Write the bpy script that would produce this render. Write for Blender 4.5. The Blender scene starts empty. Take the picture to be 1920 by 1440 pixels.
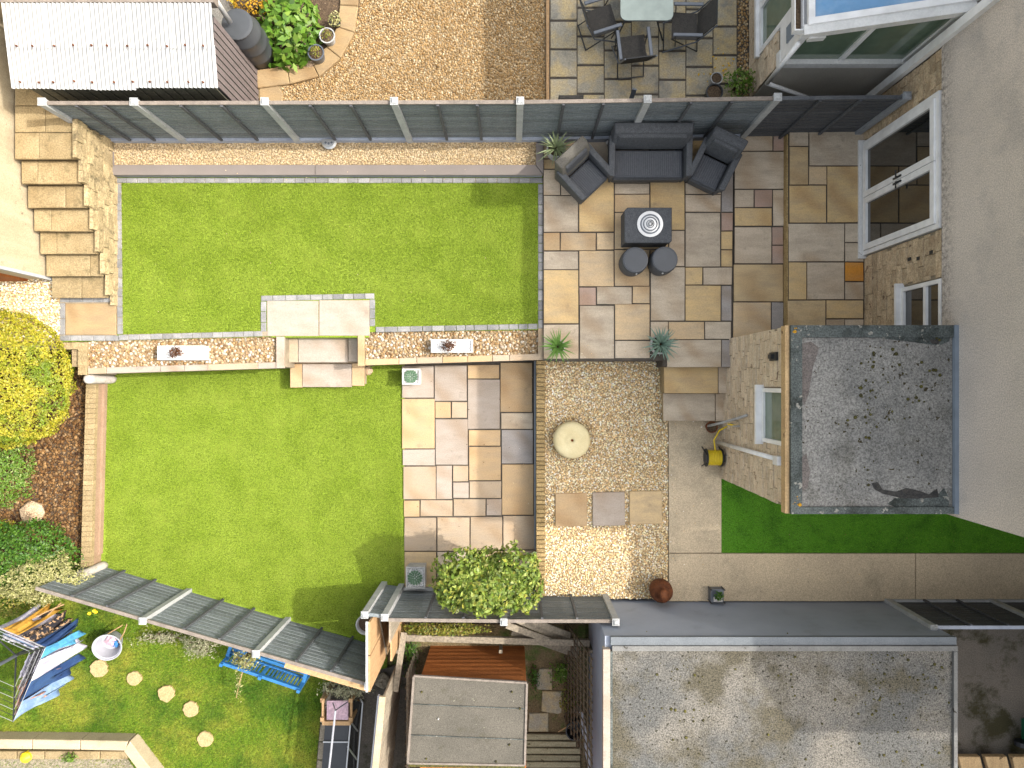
import bpy, math, random
import numpy as np
from mathutils import Vector, noise

# ------------------------------------------------------------------ camera, sky, sun, exposure
sc = bpy.context.scene
H = 13.15            # camera height above the lower lawn (z = 0)
F = 1333.0           # focal length in pixels of the 1920 px wide photograph
cam = bpy.data.cameras.new("camera"); camo = bpy.data.objects.new("camera", cam)
sc.collection.objects.link(camo); sc.camera = camo
camo.location = (0, 0, H); camo.rotation_euler = (0, 0, 0)
cam.sensor_width = 36.0; cam.lens = 36.0*F/1920.0; cam.clip_end = 500; cam.clip_start = 0.1

SUN_DIR = Vector((0.90, 0.08, 1.0)).normalized()      # towards the sun
elev = math.asin(SUN_DIR.z)
az = math.atan2(SUN_DIR.x, SUN_DIR.y)                  # from +Y, clockwise
w = bpy.data.worlds.new("World"); sc.world = w; w.use_nodes = True
nt = w.node_tree
sky = nt.nodes.new("ShaderNodeTexSky"); sky.sky_type = 'NISHITA'; sky.sun_disc = False
sky.sun_elevation = elev; sky.sun_rotation = az
sky.air_density = 2.0; sky.dust_density = 8.0; sky.ozone_density = 1.0
hs = nt.nodes.new("ShaderNodeHueSaturation"); hs.inputs['Saturation'].default_value = 0.38
nt.links.new(sky.outputs[0], hs.inputs['Color'])
bg = nt.nodes['Background']; nt.links.new(hs.outputs[0], bg.inputs[0]); bg.inputs[1].default_value = 0.15
sl = bpy.data.lights.new("sun", 'SUN'); sl.energy = 2.0; sl.angle = math.radians(0.55); sl.color = (1.0, 0.945, 0.86)
so = bpy.data.objects.new("sun", sl); sc.collection.objects.link(so)
so.rotation_euler = (-SUN_DIR).to_track_quat('-Z', 'Y').to_euler()
so.location = (8, 2, 12)
vs = sc.view_settings
vs.view_transform = 'Standard'; vs.look = 'None'; vs.gamma = 1; vs.use_curve_mapping = False
vs.exposure = 1.2
sc.render.engine = 'CYCLES'
sc.cycles.max_bounces = 5; sc.cycles.diffuse_bounces = 3

# ------------------------------------------------------------------ helpers
rnd = random.Random(7)
rng = np.random.default_rng(7)
WLOC = {}
def P(px, py, z=0.0):
    k = (H - z)/F
    return ((px-960)*k, (720-py)*k)
def PZ(px, py, z): x, y = P(px, py, z); return (x, y, z)
def zoomer(ox, oy, s=3.6923):
    return lambda x, y: (ox + x/s, oy + y/s)
def S(r, g, b):
    f = lambda c: (c/255/12.92) if c/255 <= .04045 else ((c/255+.055)/1.055)**2.4
    return (f(r), f(g), f(b), 1.0)

class MB:
    def __init__(s): s.v = []; s.f = []
    def add(s, vs, fs):
        n = len(s.v); s.v += [tuple(v) for v in vs]; s.f += [tuple(i+n for i in f) for f in fs]; return s
    def box(s, x0, y0, z0, x1, y1, z1):
        x0, x1 = min(x0, x1), max(x0, x1); y0, y1 = min(y0, y1), max(y0, y1); z0, z1 = min(z0, z1), max(z0, z1)
        return s.add([(x0,y0,z0),(x1,y0,z0),(x1,y1,z0),(x0,y1,z0),(x0,y0,z1),(x1,y0,z1),(x1,y1,z1),(x0,y1,z1)],
              [(0,3,2,1),(4,5,6,7),(0,1,5,4),(1,2,6,5),(2,3,7,6),(3,0,4,7)])
    def prism(s, pts, z0, z1, ch=0.0, topz=None):
        a = sum(pts[i][0]*pts[(i+1) % len(pts)][1]-pts[(i+1) % len(pts)][0]*pts[i][1] for i in range(len(pts)))
        if a < 0: pts = pts[::-1]
        n = len(pts); vs = [(p[0], p[1], z0) for p in pts]
        fs = [tuple(range(n))[::-1]]
        if ch > 0:
            cx = sum(p[0] for p in pts)/n; cy = sum(p[1] for p in pts)/n
            vs += [(p[0], p[1], z1-ch) for p in pts]
            ins = []
            for i in range(n):
                p, q, r = Vector(pts[i-1]), Vector(pts[i]), Vector(pts[(i+1) % n])
                d1 = (q-p).normalized(); d2 = (r-q).normalized()
                n1 = Vector((-d1.y, d1.x)); n2 = Vector((-d2.y, d2.x))
                m = (n1+n2); m = m/max(m.dot(n1), .3)
                ins.append(q+m*ch)
            vs += [(p.x, p.y, z1) for p in ins]
            for L in (0, 1):
                for i in range(n): fs.append((L*n+i, L*n+(i+1) % n, (L+1)*n+(i+1) % n, (L+1)*n+i))
            fs.append(tuple(range(2*n, 3*n)))
        else:
            vs += [(p[0], p[1], z1) for p in pts]
            for i in range(n): fs.append((i, (i+1) % n, n+(i+1) % n, n+i))
            fs.append(tuple(range(n, 2*n)))
        return s.add(vs, fs)
    def beam(s, a, b, w_, h_, up=(0, 0, 1)):
        """box from a to b, w_ wide sideways, h_ along up"""
        a = Vector(a); b = Vector(b); d = (b-a).normalized(); up = Vector(up)
        sd = d.cross(up)
        if sd.length < 1e-4: sd = d.cross(Vector((0, 1, 0)))
        sd.normalize(); u = sd.cross(d).normalized()
        vs = []
        for p in (a, b):
            for i, j in ((-1,-1),(1,-1),(1,1),(-1,1)): vs.append(p+sd*(i*w_/2)+u*(j*h_/2))
        return s.add(vs, [(0,1,2,3),(7,6,5,4),(0,4,5,1),(1,5,6,2),(2,6,7,3),(3,7,4,0)])
    def cyl(s, a, b, r0, r1=None, n=12):
        r1 = r0 if r1 is None else r1
        a = Vector(a); b = Vector(b); d = (b-a).normalized()
        x = d.orthogonal().normalized(); y = d.cross(x)
        vs = []
        for p, r in ((a, r0), (b, r1)):
            for i in range(n):
                t = 2*math.pi*i/n; vs.append(p+(x*math.cos(t)+y*math.sin(t))*r)
        fs = [(i, (i+1) % n, n+(i+1) % n, n+i) for i in range(n)]
        fs += [tuple(range(n))[::-1], tuple(range(n, 2*n))]
        return s.add(vs, fs)
    def tube(s, pts, r, n=8):
        pts = [Vector(p) for p in pts]; vs = []; fs = []
        x = None
        for k, p in enumerate(pts):
            d = (pts[min(k+1, len(pts)-1)]-pts[max(k-1, 0)]).normalized()
            x = d.orthogonal().normalized() if x is None else (x-d*x.dot(d)).normalized()
            y = d.cross(x)
            for i in range(n):
                t = 2*math.pi*i/n; vs.append(p+(x*math.cos(t)+y*math.sin(t))*r)
        for k in range(len(pts)-1):
            for i in range(n): fs.append((k*n+i, k*n+(i+1) % n, (k+1)*n+(i+1) % n, (k+1)*n+i))
        fs += [tuple(range(n))[::-1], tuple(range((len(pts)-1)*n, len(pts)*n))]
        return s.add(vs, fs)
    def lathe(s, cx, cy, prof, n=24):
        vs = []; fs = []
        for r, z in prof:
            for i in range(n):
                t = 2*math.pi*i/n; vs.append((cx+r*math.cos(t), cy+r*math.sin(t), z))
        for k in range(len(prof)-1):
            for i in range(n): fs.append((k*n+i, k*n+(i+1) % n, (k+1)*n+(i+1) % n, (k+1)*n+i))
        fs += [tuple(range(n))[::-1], tuple(range((len(prof)-1)*n, len(prof)*n))]
        return s.add(vs, fs)
    def xf(s, ang, tx, ty, tz):
        c, q = math.cos(ang), math.sin(ang)
        s.v = [(c*x-q*y+tx, q*x+c*y+ty, z+tz) for x, y, z in s.v]; return s
    def jit(s, a):
        s.v = [(x+rnd.uniform(-a, a), y+rnd.uniform(-a, a), z+rnd.uniform(-a, a)) for x, y, z in s.v]; return s

def link(o): sc.collection.objects.link(o)
def tag(o, label=None, cat=None, group=None, kind=None):
    if label: o['label'] = label
    if cat: o['category'] = cat
    if group: o['group'] = group
    if kind: o['kind'] = kind
    return o
def thing(name, label, cat, loc, group=None):
    o = bpy.data.objects.new(name, None); link(o); o.location = loc; o.empty_display_size = .2
    WLOC[o.name] = Vector(loc); return tag(o, label, cat, group)
def place(me, name, m, parent, lo, smooth):
    if m is not None: me.materials.append(m)
    if smooth: me.polygons.foreach_set('use_smooth', [True]*len(me.polygons))
    o = bpy.data.objects.new(name, me); link(o)
    WLOC[o.name] = Vector(lo)
    o.location = Vector(lo)
    if parent is not None:
        o.parent = parent; o.location = Vector(lo)-WLOC[parent.name]
    return o
def mk(mb, name, m, parent=None, smooth=False, **k):
    V = np.array(mb.v, dtype=float)
    lo = np.array([(V[:,0].min()+V[:,0].max())/2, (V[:,1].min()+V[:,1].max())/2, V[:,2].min()])
    me = bpy.data.meshes.new(name)
    me.from_pydata((V-lo).tolist(), [], mb.f); me.validate()
    o = place(me, name, m, parent, lo, smooth)
    return tag(o, k.get('label'), k.get('cat'), k.get('group'), k.get('kind'))
def bulk(V, Fc, name, m, parent=None, smooth=False, **k):
    """numpy vertices (N,3) and faces (M,3) -> one mesh"""
    V = np.asarray(V, dtype=np.float32); Fc = np.asarray(Fc, dtype=np.int32)
    lo = np.array([(V[:,0].min()+V[:,0].max())/2, (V[:,1].min()+V[:,1].max())/2, V[:,2].min()])
    me = bpy.data.meshes.new(name)
    me.vertices.add(len(V)); me.vertices.foreach_set('co', (V-lo).astype(np.float32).ravel())
    q = Fc.shape[1]
    me.loops.add(len(Fc)*q); me.loops.foreach_set('vertex_index', Fc.ravel())
    me.polygons.add(len(Fc)); me.polygons.foreach_set('loop_start', np.arange(0, len(Fc)*q, q, dtype=np.int32))
    me.polygons.foreach_set('loop_total', np.full(len(Fc), q, dtype=np.int32))
    me.update(calc_edges=True)
    o = place(me, name, m, parent, lo, smooth)
    return tag(o, k.get('label'), k.get('cat'), k.get('group'), k.get('kind'))

def inpoly(X, Y, poly):
    ins = np.zeros(len(X), bool); n = len(poly)
    for i in range(n):
        x0, y0 = poly[i]; x1, y1 = poly[(i+1) % n]
        c = ((y0 > Y) != (y1 > Y)) & (X < (x1-x0)*(Y-y0)/((y1-y0) if y1 != y0 else 1e-9)+x0)
        ins ^= c
    return ins
def scatter(poly, s, jit=.45):
    xs = [p[0] for p in poly]; ys = [p[1] for p in poly]
    gx, gy = np.meshgrid(np.arange(min(xs), max(xs), s), np.arange(min(ys), max(ys), s*.87))
    gx[1::2] += s/2
    gx = gx.ravel()+rng.uniform(-jit, jit, gx.size)*s; gy = gy.ravel()+rng.uniform(-jit, jit, gy.size)*s
    k = inpoly(gx, gy, poly); return gx[k], gy[k]
_t = (1+5**.5)/2
ICO = np.array([(-1,_t,0),(1,_t,0),(-1,-_t,0),(1,-_t,0),(0,-1,_t),(0,1,_t),(0,-1,-_t),(0,1,-_t),(_t,0,-1),(_t,0,1),(-_t,0,-1),(-_t,0,1)])/math.hypot(1,_t)
ICOF = np.array([(0,11,5),(0,5,1),(0,1,7),(0,7,10),(0,10,11),(1,5,9),(5,11,4),(11,10,2),(10,7,6),(7,1,8),(3,9,4),(3,4,2),(3,2,6),(3,6,8),(3,8,9),(4,9,5),(2,4,11),(6,2,10),(8,6,7),(9,8,1)])
def pebbles(poly, z, s, name, m, r=(.46, .76), parent=None, **k):
    X, Y = scatter(poly, s); n = len(X)
    a = rng.uniform(0, 2*math.pi, n); sx = rng.uniform(*r, n)*s; sy = sx*rng.uniform(.6, 1, n); sz = sx*rng.uniform(.45, .8, n)
    T = ICO[None]*np.stack([sx, sy, sz], 1)[:, None]
    T = T*rng.uniform(.88, 1.12, T.shape)
    c, q = np.cos(a)[:, None], np.sin(a)[:, None]
    V = np.stack([T[..., 0]*c-T[..., 1]*q+X[:, None], T[..., 0]*q+T[..., 1]*c+Y[:, None], T[..., 2]+z+rng.uniform(-.3, .3, n)[:, None]*sz[:, None]], -1).reshape(-1, 3)
    Fc = (ICOF[None]+(np.arange(n)*12)[:, None, None]).reshape(-1, 3)
    return bulk(V, Fc, name, m, parent, True, kind='stuff', **k)
def blades(poly, z, dens, name, m, h=(.018, .038), wd=.008, **k):
    s = (1/dens/.87)**.5
    X, Y = scatter(poly, s, .5); n = len(X)
    a = rng.uniform(0, 2*math.pi, n); ln = rng.uniform(*h, n); t = rng.uniform(.3, 1.15, n)
    dx, dy = np.cos(a), np.sin(a)
    B = np.stack([X, Y, np.full(n, z-.003)], 1); sd = np.stack([-dy, dx, np.zeros(n)], 1)*wd/2
    tip = B+np.stack([dx*np.sin(t)*ln, dy*np.sin(t)*ln, np.cos(t)*ln+.006], 1)
    V = np.stack([B-sd, B+sd, tip], 1).reshape(-1, 3)
    Fc = np.arange(3*n).reshape(-1, 3)
    return bulk(V, Fc, name, m, kind='stuff', **k)
def leafmesh(C, N, size, asp=.5, fold=.15):
    """C centres, N normals; leaf = 4-vertex rhombus folded along its middle -> V,F"""
    n = len(C); N = N/np.linalg.norm(N, axis=1)[:, None]
    R = rng.normal(size=(n, 3)); U = np.cross(N, R); U /= np.linalg.norm(U, axis=1)[:, None]; W = np.cross(N, U)
    s = (size*rng.uniform(.6, 1.25, n))[:, None]
    a = C-U*s*.5; b = C+W*s*asp*.5-N*s*fold*.5; c = C+U*s*.5-N*s*fold; d = C-W*s*asp*.5-N*s*fold*.5
    b = b-U*s*.05; d = d-U*s*.05
    V = np.stack([a, b, c, d], 1).reshape(-1, 3)
    i = np.arange(n)[:, None]*4
    Fc = np.concatenate([i+[0, 1, 2], i+[0, 2, 3]], 1).reshape(-1, 3)
    return V, Fc
def crown(c, r, n, size, name, m, parent=None, lump=.22, seed=0, inner=.62, asp=.5, zmin=None, **k):
    D = rng.normal(size=(n, 3)); D /= np.linalg.norm(D, axis=1)[:, None]
    D[:, 2] = np.where(D[:, 2] < -.35, -D[:, 2], D[:, 2])
    lf = np.array([noise.noise(Vector(d)*2.3+Vector((seed*7.1, 3, 1)))+.5*noise.noise(Vector(d)*5.3+Vector((seed, 9, 1))) for d in D.tolist()])
    q = (1+lump*lf*1.6)*rng.uniform(inner, 1.0, n)**.5
    C = D*q[:, None]*np.array(r)[None]+np.array(c)[None]
    if zmin is not None: C[:, 2] = np.maximum(C[:, 2], zmin+rng.uniform(0, .05, n))
    N = D/np.array(r)[None]; N /= np.linalg.norm(N, axis=1)[:, None]
    N = N*.9+rng.normal(size=(n, 3))*.55+np.array([0, 0, .35])
    V, Fc = leafmesh(C, N, size, asp)
    return bulk(V, Fc, name, m, parent, False, **k)

# ------------------------------------------------------------------ materials
def nodes_of(name):
    m = bpy.data.materials.new(name); m.use_nodes = True
    t = m.node_tree; return m, t, t.nodes['Principled BSDF']
def N(t, ty, **kw):
    n = t.nodes.new(ty)
    for k, v in kw.items():
        if k in n.inputs: n.inputs[k].default_value = v
        else: setattr(n, k, v)
    return n
def mixc(t, fac, a, b, mode='MIX'):
    m = t.nodes.new('ShaderNodeMix'); m.data_type = 'RGBA'; m.blend_type = mode
    for sock, v in ((m.inputs[0], fac), (m.inputs[6], a), (m.inputs[7], b)):
        if isinstance(v, bpy.types.NodeSocket): t.links.new(v, sock)
        else: sock.default_value = v
    return m.outputs[2]
def math_(t, op, a, b=0.0):
    m = t.nodes.new('ShaderNodeMath'); m.operation = op
    for i, v in enumerate((a, b)):
        if isinstance(v, bpy.types.NodeSocket): t.links.new(v, m.inputs[i])
        else: m.inputs[i].default_value = v
    return m.outputs[0]
def maprange(t, v, a, b, c=0.0, d=1.0):
    m = t.nodes.new('ShaderNodeMapRange'); t.links.new(v, m.inputs[0])
    for i, x in enumerate((a, b, c, d)): m.inputs[i+1].default_value = x
    return m.outputs[0]
def surf(name, c1, c2=None, scale=2.0, lo=.35, hi=.65, stretch=(1, 1, 1), rough=.85, grain=(90, .18), bump=(60, .004), rand=0.0, metal=0.0,
         spots=None, stain=None, spec=.3, wave=None, swirl=None, dirt=None):
    """world-position based stone / paint / wood; rand = brightness change from piece to piece"""
    m, t, b = nodes_of(name)
    g = N(t, 'ShaderNodeNewGeometry'); oi = N(t, 'ShaderNodeObjectInfo')
    pos = g.outputs['Position']
    if rand > 0:
        va = N(t, 'ShaderNodeVectorMath', operation='ADD'); t.links.new(pos, va.inputs[0])
        cm = N(t, 'ShaderNodeCombineXYZ'); r100 = math_(t, 'MULTIPLY', oi.outputs['Random'], 37.0)
        t.links.new(r100, cm.inputs[0]); t.links.new(r100, cm.inputs[1]); t.links.new(cm.outputs[0], va.inputs[1]); pos = va.outputs[0]
    mp = N(t, 'ShaderNodeMapping'); mp.inputs['Scale'].default_value = stretch; t.links.new(pos, mp.inputs['Vector'])
    n1 = N(t, 'ShaderNodeTexNoise', Scale=scale, Detail=5.0, Roughness=.6); t.links.new(mp.outputs[0], n1.inputs['Vector'])
    f1 = maprange(t, n1.outputs[0], lo, hi)
    col = mixc(t, f1, c1, c2 or c1)
    if swirl:   # soft curved bedding bands: (colour, scale, amount)
        sw_ = N(t, 'ShaderNodeTexWave', Scale=swirl[1], Distortion=9.0, Detail=3.0); sw_.inputs['Detail Scale'].default_value = .6; sw_.bands_direction = 'DIAGONAL'
        t.links.new(pos, sw_.inputs['Vector'])
        ns = N(t, 'ShaderNodeTexNoise', Scale=1.3, Detail=1.0); t.links.new(pos, ns.inputs['Vector'])
        fa = math_(t, 'MULTIPLY', math_(t, 'MULTIPLY', sw_.outputs[1], maprange(t, ns.outputs[0], .42, .60)), swirl[2])
        col = mixc(t, fa, col, swirl[0])
    if dirt:   # (colour, z0, z1): grime gathered along a lower edge
        sx = N(t, 'ShaderNodeSeparateXYZ'); t.links.new(g.outputs['Position'], sx.inputs[0])
        nd = N(t, 'ShaderNodeTexNoise', Scale=16.0, Detail=6.0, Roughness=.7); t.links.new(g.outputs['Position'], nd.inputs['Vector'])
        fd = math_(t, 'MULTIPLY', maprange(t, sx.outputs[2], dirt[1], dirt[2], 1, 0), maprange(t, nd.outputs[0], .42, .62))
        col = mixc(t, fd, col, dirt[0])
    if stain:   # (colour, scale, lo, hi)
        n3 = N(t, 'ShaderNodeTexNoise', Scale=stain[1], Detail=7.0, Roughness=.65); t.links.new(g.outputs['Position'], n3.inputs['Vector'])
        col = mixc(t, maprange(t, n3.outputs[0], stain[2], stain[3]), col, stain[0])
    if spots:   # (colour, scale, size)
        n4 = N(t, 'ShaderNodeTexNoise', Scale=spots[1], Detail=2.0); t.links.new(g.outputs['Position'], n4.inputs['Vector'])
        col = mixc(t, maprange(t, n4.outputs[0], spots[2], spots[2]+.03), col, spots[0])
    n2 = N(t, 'ShaderNodeTexNoise', Scale=grain[0], Detail=3.0, Roughness=.7); t.links.new(g.outputs['Position'], n2.inputs['Vector'])
    v = maprange(t, n2.outputs[0], .38, .62, 1-grain[1], 1+grain[1])
    if rand > 0: v = math_(t, 'MULTIPLY', v, maprange(t, oi.outputs['Random'], 0, 1, 1-rand, 1+rand))
    h = N(t, 'ShaderNodeHueSaturation'); t.links.new(col, h.inputs['Color']); t.links.new(v, h.inputs['Value'])
    t.links.new(h.outputs[0], b.inputs['Base Color'])
    b.inputs['Roughness'].default_value = rough; b.inputs['Metallic'].default_value = metal
    b.inputs['Specular IOR Level'].default_value = spec
    n5 = N(t, 'ShaderNodeTexNoise', Scale=bump[0], Detail=4.0); t.links.new(mp.outputs[0], n5.inputs['Vector'])
    hgt = n5.outputs[0]
    if wave:
        wv = N(t, 'ShaderNodeTexWave', Scale=wave[0]); wv.bands_direction = wave[1]; 
        tc = N(t, 'ShaderNodeTexCoord'); t.links.new(tc.outputs['Object'], wv.inputs['Vector'])
        hgt = math_(t, 'ADD', hgt, math_(t, 'MULTIPLY', wv.outputs[1], wave[2]))
    bp = N(t, 'ShaderNodeBump', Strength=1.0, Distance=bump[1]); t.links.new(hgt, bp.inputs['Height'])
    t.links.new(bp.outputs[0], b.inputs['Normal'])
    return m
def island(name, cols, rough=.8, transl=0.0, patch=None, spec=.25, val=(.85, 1.15)):
    """every loose piece (pebble, blade, leaf) its own colour from cols"""
    m, t, b = nodes_of(name)
    g = N(t, 'ShaderNodeNewGeometry')
    r = N(t, 'ShaderNodeValToRGB'); r.color_ramp.interpolation = 'LINEAR'
    e = r.color_ramp.elements
    for i, c in enumerate(cols):
        x = i/(len(cols)-1)
        if i < 2: e[i].position = x if i == 0 else x; e[i].color = c
        else: q = e.new(x); q.color = c
    e[0].position = 0
    t.links.new(g.outputs['Random Per Island'], r.inputs[0]); col = r.outputs[0]
    if patch:
        for (pc, scl, lo, hi) in patch:
            n = N(t, 'ShaderNodeTexNoise', Scale=scl, Detail=3.0, Roughness=.55); t.links.new(g.outputs['Position'], n.inputs['Vector'])
            col = mixc(t, maprange(t, n.outputs[0], lo, hi), col, mixc(t, .75, col, pc))
    rr = math_(t, 'FRACT', math_(t, 'MULTIPLY', g.outputs['Random Per Island'], 61.7))
    h = N(t, 'ShaderNodeHueSaturation'); t.links.new(col, h.inputs['Color']); t.links.new(maprange(t, rr, 0, 1, *val), h.inputs['Value'])
    t.links.new(h.outputs[0], b.inputs['Base Color']); b.inputs['Roughness'].default_value = rough
    b.inputs['Specular IOR Level'].default_value = spec
    if transl > 0:
        tr = N(t, 'ShaderNodeBsdfTranslucent'); t.links.new(h.outputs[0], tr.inputs[0])
        mx = N(t, 'ShaderNodeMixShader'); mx.inputs[0].default_value = transl
        t.links.new(b.outputs[0], mx.inputs[1]); t.links.new(tr.outputs[0], mx.inputs[2])
        t.links.new(mx.outputs[0], t.nodes['Material Output'].inputs[0])
    return m
def plain(name, c, rough=.5, metal=0.0, spec=.5, ior=1.5, trans=0.0):
    m, t, b = nodes_of(name)
    g = N(t, 'ShaderNodeNewGeometry')
    n = N(t, 'ShaderNodeTexNoise', Scale=6.0, Detail=5.0); t.links.new(g.outputs['Position'], n.inputs['Vector'])
    h = N(t, 'ShaderNodeHueSaturation'); h.inputs['Color'].default_value = c; t.links.new(maprange(t, n.outputs[0], .3, .7, .88, 1.08), h.inputs['Value'])
    t.links.new(h.outputs[0], b.inputs['Base Color'])
    b.inputs['Roughness'].default_value = rough; b.inputs['Metallic'].default_value = metal
    b.inputs['Specular IOR Level'].default_value = spec; b.inputs['IOR'].default_value = ior
    b.inputs['Transmission Weight'].default_value = trans
    return m
def C(r, g, b): return (r, g, b, 1.0)

M = {}
def slabmat(nm, a, b): M[nm] = surf('sandstone_'+nm, a, b, scale=2.2, lo=.38, hi=.64, stretch=(1, 3.2, 1), grain=(55, .09), bump=(9, .008), rand=.08, rough=.8, stain=(tuple(.62*v for v in b[:3])+(1,), 5.0, .60, .80), swirl=(tuple(v*f for v, f in zip(b[:3], (.80, .66, .50)))+(1,), .9, .55))
slabmat('grey',   C(0.543,0.456,0.347), C(0.425,0.351,0.267))
slabmat('pink',   C(0.560,0.459,0.345), C(0.452,0.367,0.272))
slabmat('brown',  C(0.530,0.390,0.217),  C(0.425,0.322,0.194))
slabmat('yellow', C(0.606,0.432,0.213),  C(0.494,0.366,0.208))
slabmat('tan',    C(0.579,0.425,0.253), C(0.475,0.366,0.242))
slabmat('red',    C(.44,.30,.235), C(.38,.285,.23))
slabmat('orange', C(0.598,0.260,0.039),   C(0.520,0.247,0.065))
slabmat('brown_d', C(.33,.232,.12),  C(.27,.195,.11))
slabmat('cream',  C(0.366,0.311,0.263), C(0.332,0.278,0.229))
slabmat('buff',   C(0.399,0.309,0.214), C(0.361,0.290,0.214))
slabmat('gold',   C(.45,.315,.175), C(.40,.29,.175))
slabmat('slate',  C(0.360,0.324,0.300),   C(0.300,0.276,0.258))
M['mortar'] = surf('dark_joint_mortar', C(.055,.048,.04), C(.09,.075,.06), scale=8)
M['sett'] = surf('grey_sett', C(0.259,0.252,0.245), C(0.180,0.180,0.180), scale=6, rand=.2, grain=(70,.2))
M['concrete'] = surf('pale_path_concrete', C(0.562,0.456,0.311), C(0.440,0.357,0.250), scale=.9, lo=.3, hi=.7, grain=(60,.22), stain=(C(0.304,0.258,0.182), .8, .56, .72), spots=(C(0.243,0.212,0.168), 22, .72))
M['old_concrete'] = surf('old_yellow_concrete', C(0.305,0.236,0.131), C(0.235,0.172,0.087), scale=2.2, grain=(45,.22), stain=(C(0.117,0.092,0.044), 3.5, .56, .72), rand=.08)
M['cream_wall'] = surf('weathered_cream_render', C(0.450,0.378,0.261), C(0.387,0.315,0.207), scale=1.2, stretch=(1,4,.5), grain=(60,.14), spots=(C(0.225,0.180,0.117), 13, .72), stain=(C(0.297,0.243,0.162), 2.2, .54, .72))
M['pebbledash'] = surf('beige_pebbledash', C(0.630,0.562,0.501), C(0.525,0.472,0.424), scale=.7, grain=(58,.24), bump=(70,.008), stain=(C(0.420,0.387,0.363), 1.1, .52, .72), dirt=(C(0.168,0.148,0.132), 3.40, 3.75))
M['stone'] = surf('buff_wall_stone', C(0.561,0.451,0.304), C(0.414,0.304,0.195), scale=7, stretch=(1,1,2.4), grain=(40,.2), bump=(22,.02), rand=.16, spots=(C(0.208,0.146,0.098), 9, .69))
M['stone_pale'] = surf('pale_buff_wall_stone', C(.66,.56,.42), C(.52,.40,.28), scale=7, stretch=(1,1,2.4), grain=(40,.15), bump=(22,.02), rand=.13, spots=(C(.30,.22,.15), 9, .69))
M['stone_mortar'] = surf('wall_mortar', C(.30,.25,.18), C(.22,.18,.13), scale=9)
M['composite'] = surf('grey_composite_coping', C(.215,.185,.17), C(.19,.165,.15), scale=2, grain=(90,.06), bump=(80,.001))
M['fence'] = surf('slate_painted_fence', C(0.141,0.165,0.178), C(0.200,0.220,0.231), scale=5, stretch=(1,1,9), grain=(40,.2), bump=(60,.004), rand=.16, rough=.7, spots=(C(0.334,0.300,0.234), 12, .78))
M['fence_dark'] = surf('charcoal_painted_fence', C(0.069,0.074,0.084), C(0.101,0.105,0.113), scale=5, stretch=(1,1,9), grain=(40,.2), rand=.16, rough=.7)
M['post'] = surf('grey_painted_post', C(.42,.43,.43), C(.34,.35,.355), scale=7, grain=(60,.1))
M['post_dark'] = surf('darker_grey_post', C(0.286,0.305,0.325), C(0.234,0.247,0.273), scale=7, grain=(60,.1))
M['gravelboard'] = surf('bluegrey_gravel_board', C(0.341,0.374,0.439), C(0.276,0.300,0.357), scale=4, grain=(60,.08))
M['bare_rail'] = surf('weathered_pink_rail', C(0.228,0.193,0.164), C(0.164,0.139,0.119), scale=9, grain=(60,.15))
M['graywall'] = surf('grey_masonry_paint', C(0.343,0.377,0.454), C(0.300,0.333,0.399), scale=1.0, grain=(120,.05), bump=(70,.003), stain=(C(0.266,0.288,0.310), 2.0, .58, .8))
M['gap_shade'] = plain('board_gap_shade', C(.035,.038,.04), .9)  # near-black backing paints the shade between fence and shed boards
M['coping_green'] = surf('lichen_grey_kerb', C(0.192,0.191,0.183), C(0.141,0.138,0.134), scale=3, grain=(60,.15), spots=(C(0.045,0.040,0.030), 12, .68))
M['felt'] = surf('mineral_roof_felt', C(.25,.24,.222), C(.18,.175,.165), scale=1.6, lo=.40, hi=.60, grain=(46,.40), bump=(90,.006), stain=(C(.115,.11,.095), 1.7, .54, .70), spots=(C(.05,.04,.02), 14, .67))
M['pond'] = surf('brown_ponding_stain', C(.13,.11,.10), C(.17,.15,.14), scale=6, grain=(50,.3))
M['felt_dark'] = surf('dark_edge_felt', C(.105,.118,.112), C(.06,.07,.068), scale=3, grain=(46,.4), bump=(70,.006), spots=(C(.26,.25,.22), 11, .66), stain=(C(.035,.04,.035), 3.0, .52, .66))
M['garage_felt'] = surf('weathered_garage_roof', C(0.152,0.140,0.121), C(0.092,0.091,0.086), scale=.8, lo=.42, hi=.58, grain=(46,.50), bump=(80,.006), stain=(C(0.078,0.069,0.048), 1.0, .48, .60), spots=(C(0.022,0.020,0.012), 19, .66))
M['moss'] = surf('moss_clump', C(.10,.09,.02), C(.05,.045,.02), scale=20, grain=(60,.3), bump=(60,.02), rand=.3)
M['lichen'] = surf('orange_lichen', C(.62,.33,.02), C(.5,.25,.02), scale=20, grain=(60,.3), bump=(60,.02))
M['bitumen'] = surf('black_bitumen_patch', C(.03,.03,.03), C(.06,.055,.05), scale=12, grain=(60,.3))
M['upvc'] = plain('white_upvc', C(.80,.80,.80), .35)
M['upvc_grimy'] = surf('grimy_white_upvc', C(.72,.72,.71), C(.62,.62,.61), scale=4, grain=(30,.05), rough=.4, spots=(C(.2,.2,.17), 14, .74))
M['lead'] = plain('blue_grey_flashing', C(.20,.24,.29), .5)
M['timber_new'] = surf('pale_softwood', C(0.441,0.285,0.152), C(0.371,0.229,0.113), scale=4, stretch=(6,6,1), grain=(30,.1), rand=.08)
M['timber_grey'] = surf('weathered_grey_timber', C(.33,.28,.21), C(.22,.185,.14), scale=4, stretch=(5,5,1), grain=(30,.2), rand=.12)
M['timber_fascia'] = surf('bare_buff_fascia', C(.52,.36,.19), C(.40,.27,.14), scale=3, stretch=(6,1,1), grain=(40,.15), spots=(C(.16,.1,.05), 9, .68))
M['door_glass'] = plain('dark_window_glass', C(.012,.013,.012), .015, 0, .9, 1.75)
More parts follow.
